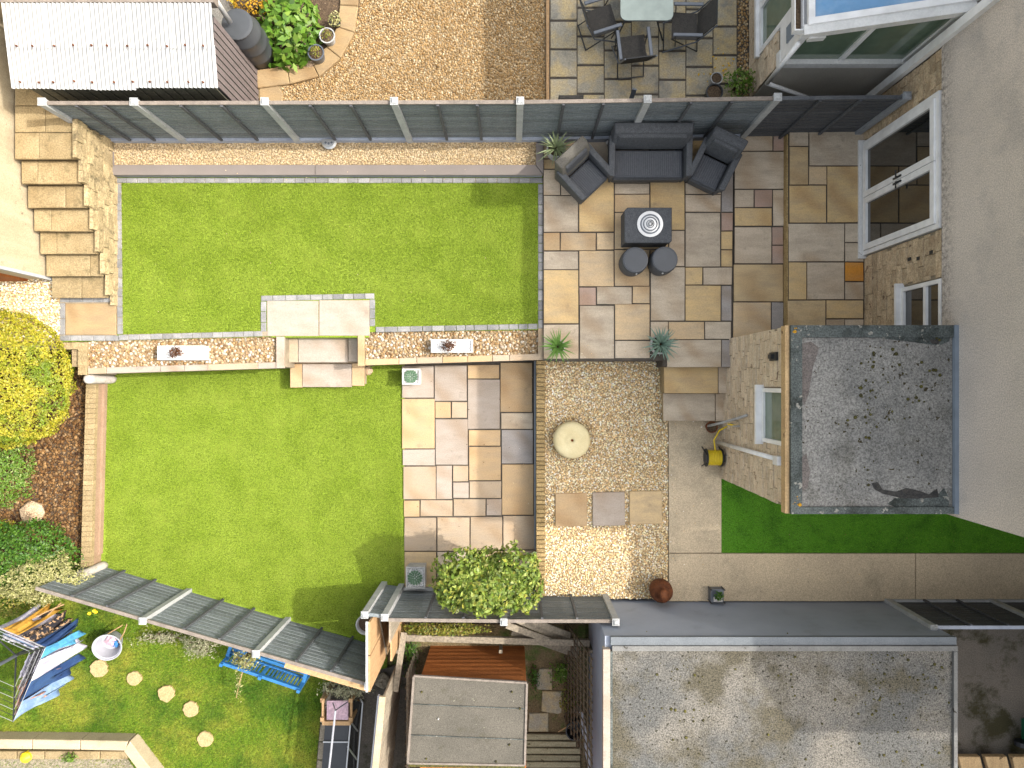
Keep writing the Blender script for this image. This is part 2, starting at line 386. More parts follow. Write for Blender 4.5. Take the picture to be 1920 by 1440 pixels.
M['cons_glass'] = plain('green_tinted_glass', C(0.128,0.180,0.128), .05, 0, .8, 1.6)
M['blue_roof'] = surf('blue_solar_roof_glass', C(.13,.30,.52), C(.25,.40,.58), scale=.9, lo=.42, hi=.58, grain=(5,.05), bump=(2,.0005), rough=.12, spec=.5)
M['black_metal'] = plain('black_powder_coat', C(.022,.024,.026), .45)
M['grey_metal'] = plain('bluegrey_metal', C(.12,.135,.16), .4, .3)
M['mesh_fabric'] = surf('dark_sling_fabric', C(.045,.043,.04), C(.06,.055,.05), scale=20, grain=(90,.2))
M['table_glass'] = plain('frosted_table_glass', C(.36,.42,.38), .25, 0, .5)
M['rattan'] = surf('charcoal_rattan', C(0.062,0.066,0.074), C(0.081,0.086,0.094), scale=20, grain=(85,.35), bump=(110,.004), rough=.7)
M['rattan_seat'] = surf('charcoal_ribbed_seat', C(0.056,0.060,0.072), C(0.069,0.075,0.087), scale=20, grain=(60,.15), bump=(110,.002), rough=.75)
M['rattan_rib'] = surf('pale_seat_rib', C(.085,.09,.10), C(.10,.105,.115), scale=20, grain=(60,.15), rough=.75)
M['rattan_pale'] = surf('lighter_rattan', C(.13,.12,.10), C(.10,.095,.085), scale=20, grain=(85,.3), bump=(110,.003), rough=.75)  # lighter, browner rattan tone for one backrest
M['dark_top'] = plain('dark_stool_top', C(.045,.052,.064), .35)
M['steel'] = plain('brushed_steel', C(0.496,0.504,0.512), .3, .55)
M['white_pot'] = surf('white_stone_planter', C(0.612,0.595,0.578), C(0.493,0.476,0.459), scale=8, grain=(60,.1))
M['grey_pot'] = surf('grey_stone_pot', C(.42,.42,.41), C(.30,.30,.30), scale=8, grain=(60,.12))
M['white_gravel'] = island('white_chippings', [C(.80,.80,.80), C(.65,.65,.66), C(.85,.84,.82)])
M['terracotta'] = surf('rusty_terracotta', C(.17,.055,.02), C(.11,.035,.015), scale=8, grain=(50,.25))
M['rust'] = surf('rusted_steel', C(0.140,0.045,0.015), C(0.084,0.028,0.011), scale=9, grain=(50,.3), rough=.8)
M['soil'] = surf('dark_soil', C(.07,.045,.028), C(.11,.075,.045), scale=9, grain=(50,.35), bump=(30,.03))
M['earth'] = surf('brown_earth', C(0.208,0.150,0.078), C(0.130,0.098,0.052), scale=3, grain=(40,.35), bump=(25,.03), stain=(C(0.078,0.117,0.026), 2.5, .52, .66))
M['gravel_bed'] = surf('gravel_fines', C(0.347,0.264,0.158), C(0.247,0.181,0.104), scale=20, grain=(50,.3))
M['gravel'] = island('buff_gravel', [C(0.335,0.202,0.086), C(0.776,0.579,0.331), C(0.647,0.429,0.194), C(0.807,0.779,0.535), C(0.569,0.366,0.154), C(0.807,0.667,0.410), C(0.807,0.799,0.752), C(0.673,0.465,0.229)], val=(.75,1.2))
M['gravel_brown'] = island('brown_gravel', [C(0.157,0.089,0.034), C(0.409,0.266,0.116), C(0.299,0.176,0.067), C(0.472,0.339,0.178), C(0.236,0.133,0.049), C(0.393,0.266,0.129), C(0.519,0.427,0.282), C(0.330,0.199,0.074)], val=(.7,1.2))
M['gravel_cream'] = island('cream_gravel', [C(0.414,0.295,0.155), C(0.543,0.421,0.259), C(0.483,0.352,0.192), C(0.604,0.492,0.333), C(0.452,0.324,0.167), C(0.558,0.464,0.321)], val=(.8,1.15))
M['cobble'] = island('mixed_cobbles', [C(0.161,0.086,0.034), C(0.402,0.271,0.136), C(0.307,0.178,0.068), C(0.512,0.428,0.313), C(0.219,0.122,0.054), C(0.453,0.328,0.190), C(0.599,0.557,0.490), C(0.263,0.157,0.068)], val=(.7,1.2), rough=.55)
M['mulch'] = island('bark_mulch', [C(0.055,0.023,0.007), C(0.196,0.104,0.036), C(0.102,0.045,0.014), C(0.256,0.149,0.061), C(0.047,0.020,0.009), C(0.159,0.079,0.025), C(0.280,0.187,0.100)], val=(.6,1.2))
turf_patch = [(C(.12,.18,.006), 1.2, .50, .82), (C(.05,.085,.002), 20.0, .48, .64), (C(.26,.30,.045), 2.2, .48, .72)]
M['turf'] = island('artificial_turf', [C(0.106,0.167,0.005), C(0.185,0.248,0.018), C(0.128,0.192,0.008), C(0.214,0.274,0.026), C(0.100,0.161,0.003)], rough=.6, transl=.25, patch=turf_patch, val=(.8,1.2))
M['turf_base'] = surf('turf_backing', C(.165,.24,.018), C(.21,.285,.03), scale=2.0, grain=(58,.42), bump=(90,.01), stain=(C(.12,.18,.008), 1.2, .50, .85))
M['turf2'] = island('deep_green_turf', [C(0.078,0.247,0.010), C(0.143,0.325,0.026), C(0.104,0.286,0.013), C(0.195,0.351,0.039)], rough=.6, transl=.2, patch=[(C(0.039,0.143,0.005), 2.0, .46, .62), (C(0.026,0.091,0.004), 18, .5, .66)], val=(.75,1.25))
M['turf2_base'] = surf('deep_turf_backing', C(0.068,0.216,0.008), C(0.095,0.257,0.016), scale=2, grain=(58,.42), stain=(C(0.041,0.135,0.005), 2.2, .48, .64))
M['grass'] = island('garden_grass', [C(.08,.17,.008), C(.19,.27,.015), C(.11,.20,.01), C(.28,.30,.04), C(.06,.14,.006)], rough=.6, transl=.25, patch=[(C(.33,.29,.04), 1.6, .52, .70), (C(.04,.11,.005), 1.1, .48, .66), (C(.03,.06,.005), 14, .54, .68)], val=(.65,1.25))
M['grass_base'] = surf('lawn_earth', C(.09,.16,.008), C(.17,.20,.02), scale=1.6, lo=.4, hi=.6, grain=(45,.5), stain=(C(.04,.10,.004), 1.1, .48, .64))
def leafm(nm, cols, **k): M[nm] = island(nm, cols, rough=.5, transl=.3, spec=.4, **k)
leafm('leaf_big', [C(0.038,0.105,0.009), C(0.120,0.240,0.022), C(0.068,0.165,0.011), C(0.210,0.315,0.045), C(0.053,0.135,0.009)], val=(.7,1.25))
leafm('leaf_bay', [C(.05,.10,.012), C(.22,.30,.04), C(.11,.18,.02), C(.33,.38,.08), C(.07,.13,.015), C(.40,.38,.06)], val=(.6,1.3))
leafm('leaf_gold', [C(0.163,0.207,0.007), C(0.459,0.385,0.022), C(0.296,0.296,0.015), C(0.555,0.459,0.059), C(0.222,0.252,0.011), C(0.489,0.430,0.044)], patch=[(C(.10,.20,.010), 1.9, .50, .62)], val=(.7,1.2))
leafm('leaf_green', [C(.05,.13,.01), C(.14,.25,.02), C(.09,.18,.015), C(.30,.36,.12)], val=(.7,1.2))
leafm('leaf_dark', [C(.025,.08,.008), C(.06,.15,.012), C(.10,.20,.02)], val=(.7,1.2))
leafm('leaf_pale', [C(.20,.22,.06), C(.42,.40,.17), C(.30,.30,.10), C(.55,.50,.27)], val=(.7,1.2))
leafm('leaf_silver', [C(.22,.24,.13), C(.38,.36,.24), C(.30,.30,.18)], val=(.7,1.2))
leafm('leaf_hedge', [C(.10,.17,.02), C(.30,.26,.04), C(.16,.22,.03), C(.42,.30,.08)], val=(.6,1.2))
leafm('leaf_yucca', [C(.03,.09,.012), C(.08,.20,.03), C(.16,.28,.07), C(.05,.14,.02)], val=(.8,1.2))
leafm('leaf_agave', [C(.04,.10,.07), C(.10,.19,.13), C(.20,.28,.23), C(.05,.12,.08)], val=(.8,1.2))
leafm('leaf_aloe', [C(.10,.15,.06), C(.42,.44,.30), C(.20,.26,.12), C(.52,.52,.38)], val=(.8,1.2))
leafm('leaf_rust', [C(.09,.03,.015), C(.16,.07,.03), C(.05,.02,.012)], val=(.7,1.2))
leafm('leaf_succulent', [C(.05,.13,.07), C(.14,.24,.15), C(.09,.18,.10)], val=(.7,1.2))
leafm('leaf_yellowstem', [C(.55,.30,.02), C(.65,.42,.03), C(.35,.15,.02)], val=(.8,1.2))
M['bark'] = surf('bark', C(.14,.10,.06), C(.08,.06,.04), scale=12)
M['brick'] = surf('yellow_brick_coping', C(0.360,0.259,0.122), C(0.259,0.180,0.079), scale=8, grain=(50,.25), rand=.16, bump=(30,.02))
M['brick_pale'] = surf('buff_brick_coping', C(0.328,0.249,0.138), C(0.276,0.203,0.105), scale=8, grain=(50,.2), rand=.12, bump=(30,.015))
M['brick_pink'] = surf('pink_brick_face', C(0.326,0.218,0.150), C(0.286,0.190,0.122), scale=6, grain=(40,.12), rand=.1)
M['round_post'] = surf('white_round_post', C(0.528,0.480,0.448), C(0.464,0.416,0.384), scale=8, grain=(40,.08), spots=(C(0.360,0.288,0.224), 11, .66))
M['shed_roof'] = surf('white_corrugated_sheet', C(0.386,0.386,0.381), C(0.357,0.357,0.352), scale=2, grain=(20,.03), rough=.45, spots=(C(0.173,0.168,0.149), 16, .78))
M['cladding'] = surf('grey_brown_cladding', C(0.160,0.132,0.128), C(0.136,0.112,0.108), scale=4, stretch=(1,1,6), grain=(40,.1), rand=.08)
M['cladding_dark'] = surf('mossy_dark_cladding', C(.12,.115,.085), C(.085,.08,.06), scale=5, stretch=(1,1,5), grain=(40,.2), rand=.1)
M['orange_board'] = surf('orange_stained_board', C(.34,.115,.028), C(.25,.08,.02), scale=5, stretch=(1,1,6), grain=(40,.15), rand=.14)
M['shed_felt'] = surf('brown_green_shed_felt', C(.110,.100,.082), C(.085,.078,.064), scale=1.5, grain=(70,.3), bump=(90,.004), stain=(C(.06,.055,.035), 2.0, .56, .72), spots=(C(.2,.19,.15), 16, .74))
M['dark_ground'] = surf('mossy_dark_concrete', C(0.110,0.094,0.077), C(0.077,0.069,0.058), scale=1, grain=(50,.25), stain=(C(0.025,0.022,0.007), 1.3, .50, .60))
M['blue_paint'] = surf('sky_blue_paint', C(0.036,0.173,0.396), C(0.029,0.137,0.338), scale=8, grain=(40,.1), rough=.5)
M['straw_disc'] = surf('sandy_stepping_stone', C(0.404,0.306,0.159), C(0.343,0.251,0.117), scale=14, grain=(50,.2), bump=(40,.01))
M['bowl'] = plain('white_plastic', C(0.347,0.353,0.392), .4)
M['black_plastic'] = plain('black_plastic', C(.018,.02,.024), .5)
M['butt'] = plain('dark_grey_barrel', C(.055,.06,.067), .45)
M['hose_yellow'] = plain('yellow_hose', C(.75,.55,.02), .4)
M['green_bin'] = plain('green_bin', C(.01,.10,.05), .4)
M['fountain'] = surf('cream_millstone', C(.66,.58,.36), C(.58,.49,.28), scale=3, grain=(70,.06), bump=(60,.002))
M['deck'] = surf('pale_green_decking', C(.40,.36,.24), C(.30,.27,.17), scale=4, stretch=(.6,6,1), grain=(40,.2), rand=.12, spots=(C(.10,.08,.04), 8, .66))
M['pinkcloth'] = surf('pink_tile_top', C(.52,.36,.42), C(.42,.30,.36), scale=9, grain=(30,.2))
M['rock'] = surf('pale_rock', C(.52,.38,.25), C(.40,.29,.19), scale=7, grain=(40,.2), bump=(20,.03))

# ------------------------------------------------------------------ ground and terraces
ZL, ZM, ZMID, ZR, ZG, ZN = .95, 1.0, 1.05, 1.22, .46, -.2
def poly(pts, z): return [P(x, y, z) for x, y in pts]
def terrace(name, pts, z0, z1, m, **k):
    return mk(MB().prism(pts, z0, z1), name, m, kind='structure', **k)
terrace('ground', [(-40, -40), (40, -40), (40, 40), (-40, 40)], -.5, -.28, M['earth'])
# lower lawn and lower patio body
terrace('lower_lawn', [(-7.62, .5), (-7.62, -3.45), (-2.75, -4.75), (-1.98, -3.85), (-1.98, .5)], -.26, -.004, M['turf2_base'] if 0 else M['turf_base'])
LOW_LAWN = poly([(196, 697), (545, 688), (690, 686), (757, 686), (757, 1160), (668, 1190), (150, 1062)], 0)
blades([(-7.55, .45), (-7.50, -3.40), (-2.9, -4.65), (-2.05, -3.8), (-2.02, .45)], 0, 4200, 'artificial_grass', M['turf'])
lp = terrace('lower_patio', [(-1.98, .6), (-1.98, -3.78), (.43, -3.78), (.43, .6)], -.26, .012, M['mortar'])
# raised body behind: upper lawn
terrace('upper_terrace', [(-8.0, P(0, 641, ZL)[1]), (-8.0, 6.6), (.62, 6.6), (.62, 4.18), P(1027, 618, ZL), (-2.46, P(0, 622.5, ZL)[1]), (-2.46, .80), (-4.14, .80), (-4.14, P(0, 631, ZL)[1]), P(112, 641, ZL)], -.27, .935, M['turf_base'])
lawn = poly([(227, 343), (1008, 342), (1008, 608), (703, 612), (703, 550), (489, 555), (489, 622), (230, 627)], ZL)
blades(lawn, ZL-.005, 4200, 'artificial_grass', M['turf'])
terrace('bed_terrace', [(-7.62, .30), (-7.62, .92), (-4.0, .92), (-4.0, .30)], -.27, .84, M['gravel_bed'])
terrace('bed_terrace', [(-2.60, .44), (-2.60, .96), (.52, .96), (.52, .44)], -.27, .84, M['gravel_bed'])
# upper patio bodies
terrace('upper_patio_base', [(.62, .40), (.62, 4.20), (3.785, 4.20), (3.785, .30), (2.58, .30), (2.58, .40)], -.27, .985, M['mortar'])
up = terrace('upper_patio', [(.53, .40), (.53, 4.14), (3.785, 4.14), (3.785, .31), (2.59, .31), (2.59, .40)], .9, .988, M['mortar'])
mid = terrace('middle_patio', [(3.79, .75), (3.79, 4.21), (4.62, 4.21), (4.62, .75)], -.27, ZMID-.012, M['mortar'])
rp = terrace('door_patio', [(4.645, .75), (4.645, 4.2), (5.92, 4.2), (5.92, .75)], -.27, ZR-.012, M['mortar'])
mk(MB().box(4.622, .75, 1.0, 4.648, 4.2, ZR-.03), 'riser_face', M['brick'], rp)
terrace('neighbour_patio_base', [(.64, 4.24), (.64, 7.0), (6.2, 7.0), (6.2, 4.24)], -.27, .985, M['mortar'])
# gravel court, concrete path
court = [(.575, .45), (.575, -3.84), (2.79, -3.84), (2.79, .45)]
terrace('gravel_court', court, -.27, .43, M['gravel_bed'])
path = mk(MB().prism([(2.80, .31), (2.80, -3.015), (3.74, -3.015), (3.74, .31)], -.27, ZG, .006), 'concrete_path', M['concrete'], kind='structure')
path = mk(MB().prism([(2.80, -3.027), (2.80, -3.88), (7.2, -3.88), (7.2, -3.027)], -.27, ZG, .006), 'concrete_path', M['concrete'], kind='structure')
path = mk(MB().prism([(7.21, -3.027), (7.21, -3.88), (12, -3.88), (12, -3.027)], -.27, ZG, .006), 'concrete_path', M['concrete'], kind='structure')
terrace('side_lawn_base', [(3.745, .31), (3.745, -3.015), (12, -3.015), (12, .31)], -.27, ZG-.01, M['turf2_base'])
blades([(3.75, -1.4), (3.75, -3.01), (9.2, -3.01), (9.2, -1.4)], ZG-.008, 4000, 'artificial_grass', M['turf2'])

# ------------------------------------------------------------------ paving slabs
PALETTE = dict(g='grey', p='pink', b='brown', y='yellow', t='tan', r='red', o='orange', c='cream', f='buff', l='gold', s='slate')
def slabs(zf, rows, z, parent, top=0.0, ins=.006, name='paving_slab'):
    for r in rows:
        x0, y0, x1, y1, c = r[:5]
        a = P(*zf(x0, y0), z); b = P(*zf(x1, y1), z)
        X0, X1 = min(a[0], b[0])+ins, max(a[0], b[0])-ins; Y0, Y1 = min(a[1], b[1])+ins, max(a[1], b[1])-ins
        j = lambda: rnd.uniform(-.003, .003)
        pts = [(X0+j(), Y0+j()), (X1+j(), Y0+j()), (X1+j(), Y1+j()), (X0+j(), Y1+j())]
        mk(MB().prism(pts, z-.04, z+.004+rnd.uniform(0, .004), .006), name, M[PALETTE[c]], parent)
Z7 = zoomer(960, 350)
slabs(Z7, [
 (218,-120,335,58,'p'),(338,-120,460,58,'g'),(218,-330,460,-195,'t'),(218,-192,460,-124,'b'),(218,61,459,315,'g'),(218,318,332,443,'l'),(335,318,582,443,'t'),(585,318,706,437,'t'),
 (463,-330,704,-124,'g'),(218,446,459,573,'g'),(218,576,461,949,'y'),(218,952,463,1192,'p'),(463,-120,706,313,'y'),
 (463,441,706,692,'t'),(466,696,583,821,'r'),(586,692,831,815,'g'),(834,688,955,808,'t'),(467,823,709,1192,'g'),(712,812,955,1062,'t'),(712,1065,955,1190,'g'),
 (709,-330,953,-26,'g'),(709,-23,953,50,'g'),(709,53,953,177,'t'),(709,180,830,433,'t'),(833,180,955,300,'t'),(830,304,1082,432,'b'),(709,436,953,688,'t'),
 (957,-330,1197,-105,'g'),(957,-102,1197,300,'y'),(1085,303,1195,552,'p'),(957,436,1082,554,'b'),(959,556,1197,929,'g'),
 (1200,-330,1446,-30,'y'),(1200,-27,1446,52,'p'),(1200,55,1446,176,'p'),(1200,179,1444,555,'g'),(1200,558,1320,680,'y'),(1323,558,1524,680,'p'),(1200,683,1447,930,'y'),
 (959,933,1081,1060,'p'),(1084,933,1333,1058,'t'),(1336,933,1519,1056,'g'),(1449,-140,1532,176,'s'),(1448,179,1530,305,'r'),(1448,308,1529,434,'y'),(1447,437,1527,555,'y'),(1450,685,1522,930,'s'),
 (1449,-330,1532,-143,'t')], ZM, up)
slabs(Z7, [(1541,20,1675,143,'p'),(1678,20,1803,143,'r'),(1541,147,1800,273,'y'),(1806,20,1883,273,'g'),(1541,278,1798,533,'p'),(1801,278,1880,404,'r'),(1801,407,1880,533,'r'),
 (1537,537,1880,796,'b'),(1534,799,1794,1075,'t'),(1797,799,1880,1075,'s')], ZMID, mid)
Z3 = zoomer(960, 0)
slabs(Z3, [(1541,922,1806,1045,'p'),(1809,922,1886,1045,'r'),(1541,1048,1886,1308,'g')], ZMID, mid)
Z4 = zoomer(1400, 0)
slabs(Z4, [(295,880,430,1012,'g'),(433,880,817,1147,'g'),(295,1015,428,1279,'b'),(430,1150,554,1279,'t'),(557,1150,817,1541,'y'),(295,1282,552,1542,'y'),
 (290,1546,678,1812,'g'),(681,1546,812,1677,'g'),(681,1680,812,1812,'g'),(290,1815,416,2075,'y'),(419,1815,677,2075,'p'),(680,1815,810,1948,'o'),(680,1951,810,2075,'p'),
 (286,2078,548,2300,'b'),(551,2078,810,2206,'y'),(551,2209,678,2330,'p'),(681,2209,810,2330,'p')], ZR, rp)
Z2 = zoomer(480, 700)
slabs(Z2, [(1008,-55,1231,171,'c'),(1009,174,1238,522,'l'),(1013,525,1241,640,'c'),(1018,643,1246,875,'f'),(1021,878,1133,994,'l'),(1136,876,1363,992,'f'),(1024,997,1250,1232,'f'),(1026,1235,1250,1480,'b'),
 (1234,-58,1460,193,'c'),(1238,196,1350,312,'l'),(1353,196,1463,310,'f'),(1240,315,1468,635,'c'),(1246,638,1359,873,'c'),(1362,637,1471,750,'f'),(1362,753,1474,865,'c'),(1366,869,1591,989,'f'),(1253,995,1479,1231,'f'),
 (1463,-60,1686,37,'l'),(1463,40,1690,387,'c'),(1471,390,1694,503,'l'),(1473,506,1697,742,'l'),(1476,745,1700,865,'f'),(1594,868,1702,986,'c'),(1482,992,1706,1226,'f'),(1253,1235,1479,1480,'g'),(1482,1230,1706,1480,'t'),
 (1689,-76,1914,270,'l'),(1696,273,1918,387,'g'),(1699,390,1920,626,'s'),(1702,629,1924,982,'l'),(1709,985,1930,1222,'f'),(1712,1225,1938,1480,'f')], .03, lp, ins=.007)
mk(MB().prism([(.408, .42), (.408, -3.0), (.428, -3.0), (.428, .42)], -.2, .30), 'edging_strip', M['lead'], kind='structure')

# stepping slabs set in the gravel court
for (x0, y0, x1, y1, c, lb) in ((1041,924,1101,987,'gold','orange-toned square stepping slab in the gravel, nearest the lower patio'),
                            (1111,922,1172,986,'cream','pale cream square stepping slab, middle of three in the gravel'),
                            (1180,920,1242,983,'brown','brown square stepping slab in the gravel, nearest the concrete path')):
    a = P(x0, y0, ZG); b = P(x1, y1, ZG)
    mk(MB().prism([(a[0], b[1]), (b[0], b[1]+.01), (b[0]-.01, a[1]), (a[0], a[1]-.01)], ZG-.03, ZG+.022, .01), 'stepping_slab', M[c], cat='stepping slab', label=lb, group='square stepping slabs in the gravel')
# gravel
pebbles(court, .437, .030, 'gravel', M['gravel'])
# brick edging between the lower patio and the gravel
bw = thing('brick_edging_wall', 'low yellow brick edging wall between lower patio and gravel court', 'wall', (.51, -1.7, 0))
mk(MB().box(.44, -3.80, -.2, .575, .43, .44), 'wall_core', M['stone_mortar'], bw)
y = .42; i = 0
while y > -3.78:
    h = .068; mk(MB().prism([(.432+rnd.uniform(-.003,.003), y-h), (.588+rnd.uniform(-.004,.004), y-h), (.588, y), (.432, y)], .40, .495+rnd.uniform(-.006, .006), .008), 'brick', M['brick'], bw)
    y -= .078; i += 1

# steps up from the concrete path to the upper patio
st = thing('patio_steps', 'three sandstone steps from concrete path up to the patio', 'steps', (3.2, 0, ZG))
core = [P(1243, 793, ZG), P(1358, 793, ZG), P(1358, 735, ZG), P(1243, 735, ZG)]
def stepbody(px0, px1, ytop, ybot, z, rows, zf, parent, body=M['brick_pale']):
    a = P(px0, ytop, z); b = P(px1, ybot, z)
    mk(MB().box(a[0]+.01, b[1]+.03, -.2, b[0]-.005, a[1], z-.05), 'riser', body, parent)
    slabs(zf, rows, z-.006, parent, ins=.004, name='tread_slab')
Z8 = zoomer(960, 700)
stepbody(1246, 1371, 636, 689, ZM, [(1072,1060,1449,1250,'g'),(1451,1060,1516,1250,'s')], Z7, st)
stepbody(1245, 1367, 686, 739, .82, [(1053,-45,1427,140,'y'),(1429,-45,1503,140,'p')], Z8, st)
stepbody(1244, 1360, 734, 791, .64, [(1046,138,1407,331,'g'),(1409,138,1480,331,'p')], Z8, st)
# steps between the two lawns
ls = thing('lawn_steps', 'cream sandstone steps between upper and lower lawn', 'steps', P(612, 680, 0)+(0,))
Z6 = zoomer(480, 350)
slabs(Z6, [(76,788,433,1036,'c'),(436,784,787,1032,'c')], ZL, ls, ins=.003, name='landing_slab')
mk(MB().box(P(500,0,.9)[0], P(0,632,.9)[1], -.2, P(692,0,.9)[0], P(0,563,.9)[1], ZL-.045), 'landing_base', M['stone_mortar'], ls)
slabs(Z6, [(207,1035,290,1218,'f'),(292,1035,637,1218,'c'),(639,1030,705,1212,'c')], .62, ls, ins=.003, name='tread_slab')
a = P(538, 632, .6); b = P(670, 677, .6); mk(MB().box(a[0], b[1]+.02, -.2, b[0], a[1]+.03, .575), 'riser', M['buff'] if 'buff' in M else M['stone_mortar'], ls)
slabs(Z6, [(235,1226,319,1391,'l'),(321,1226,662,1389,'c'),(664,1222,751,1380,'l')], .31, ls, ins=.003, name='tread_slab')
a = P(547, 678, .3); b = P(681, 722, .3); mk(MB().box(a[0], b[1]+.02, -.2, b[0], a[1]+.05, .265), 'riser', M['buff'], ls)
for (x0, x1, y0, y1, c, w) in ((140, 196, 1038, 1256, 'cream', 0), (704, 751, 1015, 1242, 'gold', 1)):
    a = P(*Z6(x0, y0), .95); b = P(*Z6(x1, y1), .95)
    mk(MB().prism([(a[0], b[1]), (b[0], b[1]), (b[0], a[1]), (a[0], a[1])], .90, .955, .005), 'side_coping', M[c], ls)
    mk(MB().box(a[0]+.02, b[1]+.02, -.2, b[0]-.015, a[1], .90), 'side_wall', M['stone_mortar'], ls)

# retaining walls with sandstone copings below the pebble beds
def coping_wall(name, label, p0, p1, joints, wpx, z, mats, wallm):
    """p0->p1 top edge line in pixels, coping wpx pixels deep, joints = fractions"""
    t = thing(name, label, 'wall', P(*p0, z)+(0,))
    fr = [0]+joints+[1]
    for i in range(len(fr)-1):
        def pt(f, o): return P(p0[0]+(p1[0]-p0[0])*f, p0[1]+(p1[1]-p0[1])*f+o, z)
        g = .0006*2; A = pt(fr[i]+g, 0); B = pt(fr[i+1]-g, 0); Cc = pt(fr[i+1]-g, wpx); D = pt(fr[i]+g, wpx)
        mk(MB().prism([A, B, Cc, D], z-.05, z, .005), 'coping_stone', M[mats[i % len(mats)]], t)
    A = pt(0, 1.5); A = P(p0[0], p0[1]+1.5, z); B = P(p1[0], p1[1]+1.5, z); Cc = P(p1[0], p1[1]+wpx-2.5, z); D = P(p0[0], p0[1]+wpx-2.5, z)
    mk(MB().prism([A, B, Cc, D], -.2, z-.052), 'wall_face', M[wallm], t)
coping_wall('coping_wall', 'long pale coped retaining wall left of the lawn steps, above the lower lawn', (164, 690), (519, 679), [.10, .385, .51, .635, .90], 11.5, .93, ['buff','cream','cream','cream'], 'stone_mortar')
coping_wall('coping_wall', 'coped retaining wall between the lawn steps and upper patio, above the lower patio', (684, 673.5), (1019, 663), [.19, .29, .435, .575, .715, .81], 11.5, .93, ['gold','buff','buff','gold'], 'stone_mortar')
# pebble beds
bedL = poly([(165, 636), (520, 629), (519, 680), (165, 691)], .86); bedR = poly([(684, 623), (1009, 617), (1009, 666), (684, 675)], .86)
mk(MB().prism(bedL, .80, .862), 'pebble_bed', M['gravel_bed'], kind='structure'); mk(MB().prism(bedR, .80, .862), 'pebble_bed', M['gravel_bed'], kind='structure')
pebbles(bedL, .872, .047, 'pebbles', M['cobble']); pebbles(bedR, .872, .045, 'pebbles', M['cobble'])
mk(MB().box(P(1009,0,.93)[0], P(0,665,.93)[1], -.2, P(1019,0,.93)[0], P(0,614,.93)[1], .94), 'bed_end_stone', M['buff'], kind='structure')

# grey sett borders (setts are pieces of the borders)
def setts(p0, p1, wpx, n, z, parent, side=1):
    L = math.hypot(p1[0]-p0[0], p1[1]-p0[1]); ux, uy = (p1[0]-p0[0])/L, (p1[1]-p0[1])/L; nx, ny = -uy*side, ux*side
    cuts = [0.0]
    for i in range(n): cuts.append(cuts[-1]+rnd.uniform(.8, 1.2))
    for i in range(n):
        a, b = cuts[i]/cuts[-1]*L+.45, cuts[i+1]/cuts[-1]*L-.45
        q = [(p0[0]+ux*a, p0[1]+uy*a), (p0[0]+ux*b, p0[1]+uy*b), (p0[0]+ux*b+nx*wpx, p0[1]+uy*b+ny*wpx), (p0[0]+ux*a+nx*wpx, p0[1]+uy*a+ny*wpx)]
        mk(MB().prism([P(x, y, z) for x, y in q], z-.06, z+.006+rnd.uniform(-.003, .004), .006), 'sett', M['sett'], parent)
border = mk(MB().prism(poly([(216, 334), (1018, 333), (1018, 343), (227, 343), (230, 627), (219, 627)], ZL), .9, ZL-.006), 'lawn_border', M['stone_mortar'], kind='structure')
setts((218, 333.5), (1018, 333.5), 9.5, 39, ZL, border)
setts((227, 345), (230, 627), 9.5, 16, ZL, border)
setts((1018, 345), (1018, 616), 9, 15, ZL, border)
border2 = mk(MB().prism(poly([(230, 627), (519, 620), (519, 630), (230, 638)], ZL), .9, ZL-.006), 'lawn_border', M['stone_mortar'], kind='structure')
setts((222, 628), (492, 620.5), 10, 14, ZL, border2); setts((704, 613), (1008, 607), 10, 15, ZL, border2)
setts((489, 554.5), (702, 550), 10, 10, ZL, border2); setts((499, 565), (499, 622), 10, 3, ZL, border2); setts((703, 561), (703, 612), 10, 3, ZL, border2)
# buff slab in a sett frame beside the garden steps
border3 = mk(MB().prism(poly([(112, 556), (218, 556), (218, 639), (112, 639)], ZL), .9, ZL-.008), 'sett_frame', M['stone_mortar'], kind='structure')
setts((112, 557), (218, 557), 9.5, 5, ZL, border3); setts((122, 568), (122, 628), 10, 2, ZL, border3); setts((112, 629), (222, 629), 10, 5, ZL, border3)
a = P(123, 569, ZL); b = P(218, 628, ZL)
mk(MB().prism([(a[0], b[1]), (b[0], b[1]), (b[0], a[1]), (a[0], a[1])], .9, ZL+.012, .006), 'paving_slab', M['brown_d'], border3)

# gravel strip with composite coping below the top fence
z = 1.10
sw = thing('sleeper_wall', 'low grey composite sleeper edging round the gravel strip below the fence', 'wall', P(600, 318, z)+(ZL,))
def cop(pts, nm='sleeper'):
    mk(MB().prism(poly(pts, z), z-.04, z, .004), nm, M['composite'], sw)
cop([(196, 328), (214, 309), (590, 309), (590, 328)]); cop([(591, 309), (1004, 309), (1018, 328), (591, 328)])
cop([(196, 268), (212, 268), (212, 309), (195, 327)]); cop([(1005, 268), (1019, 268), (1019, 327), (1005, 309)])
mk(MB().prism([P(198, 327, z), P(1017, 327, z), P(1012, 312, z), P(206, 312, z)], .9, z-.042), 'wall_face', M['post_dark'], sw)
strip = poly([(211, 262), (1006, 262), (1006, 310), (211, 310)], 1.07)
mk(MB().prism(strip, .9, 1.045), 'gravel_strip', M['gravel_bed'], kind='structure')
pebbles(strip, 1.052, .030, 'gravel', M['gravel_cream'])

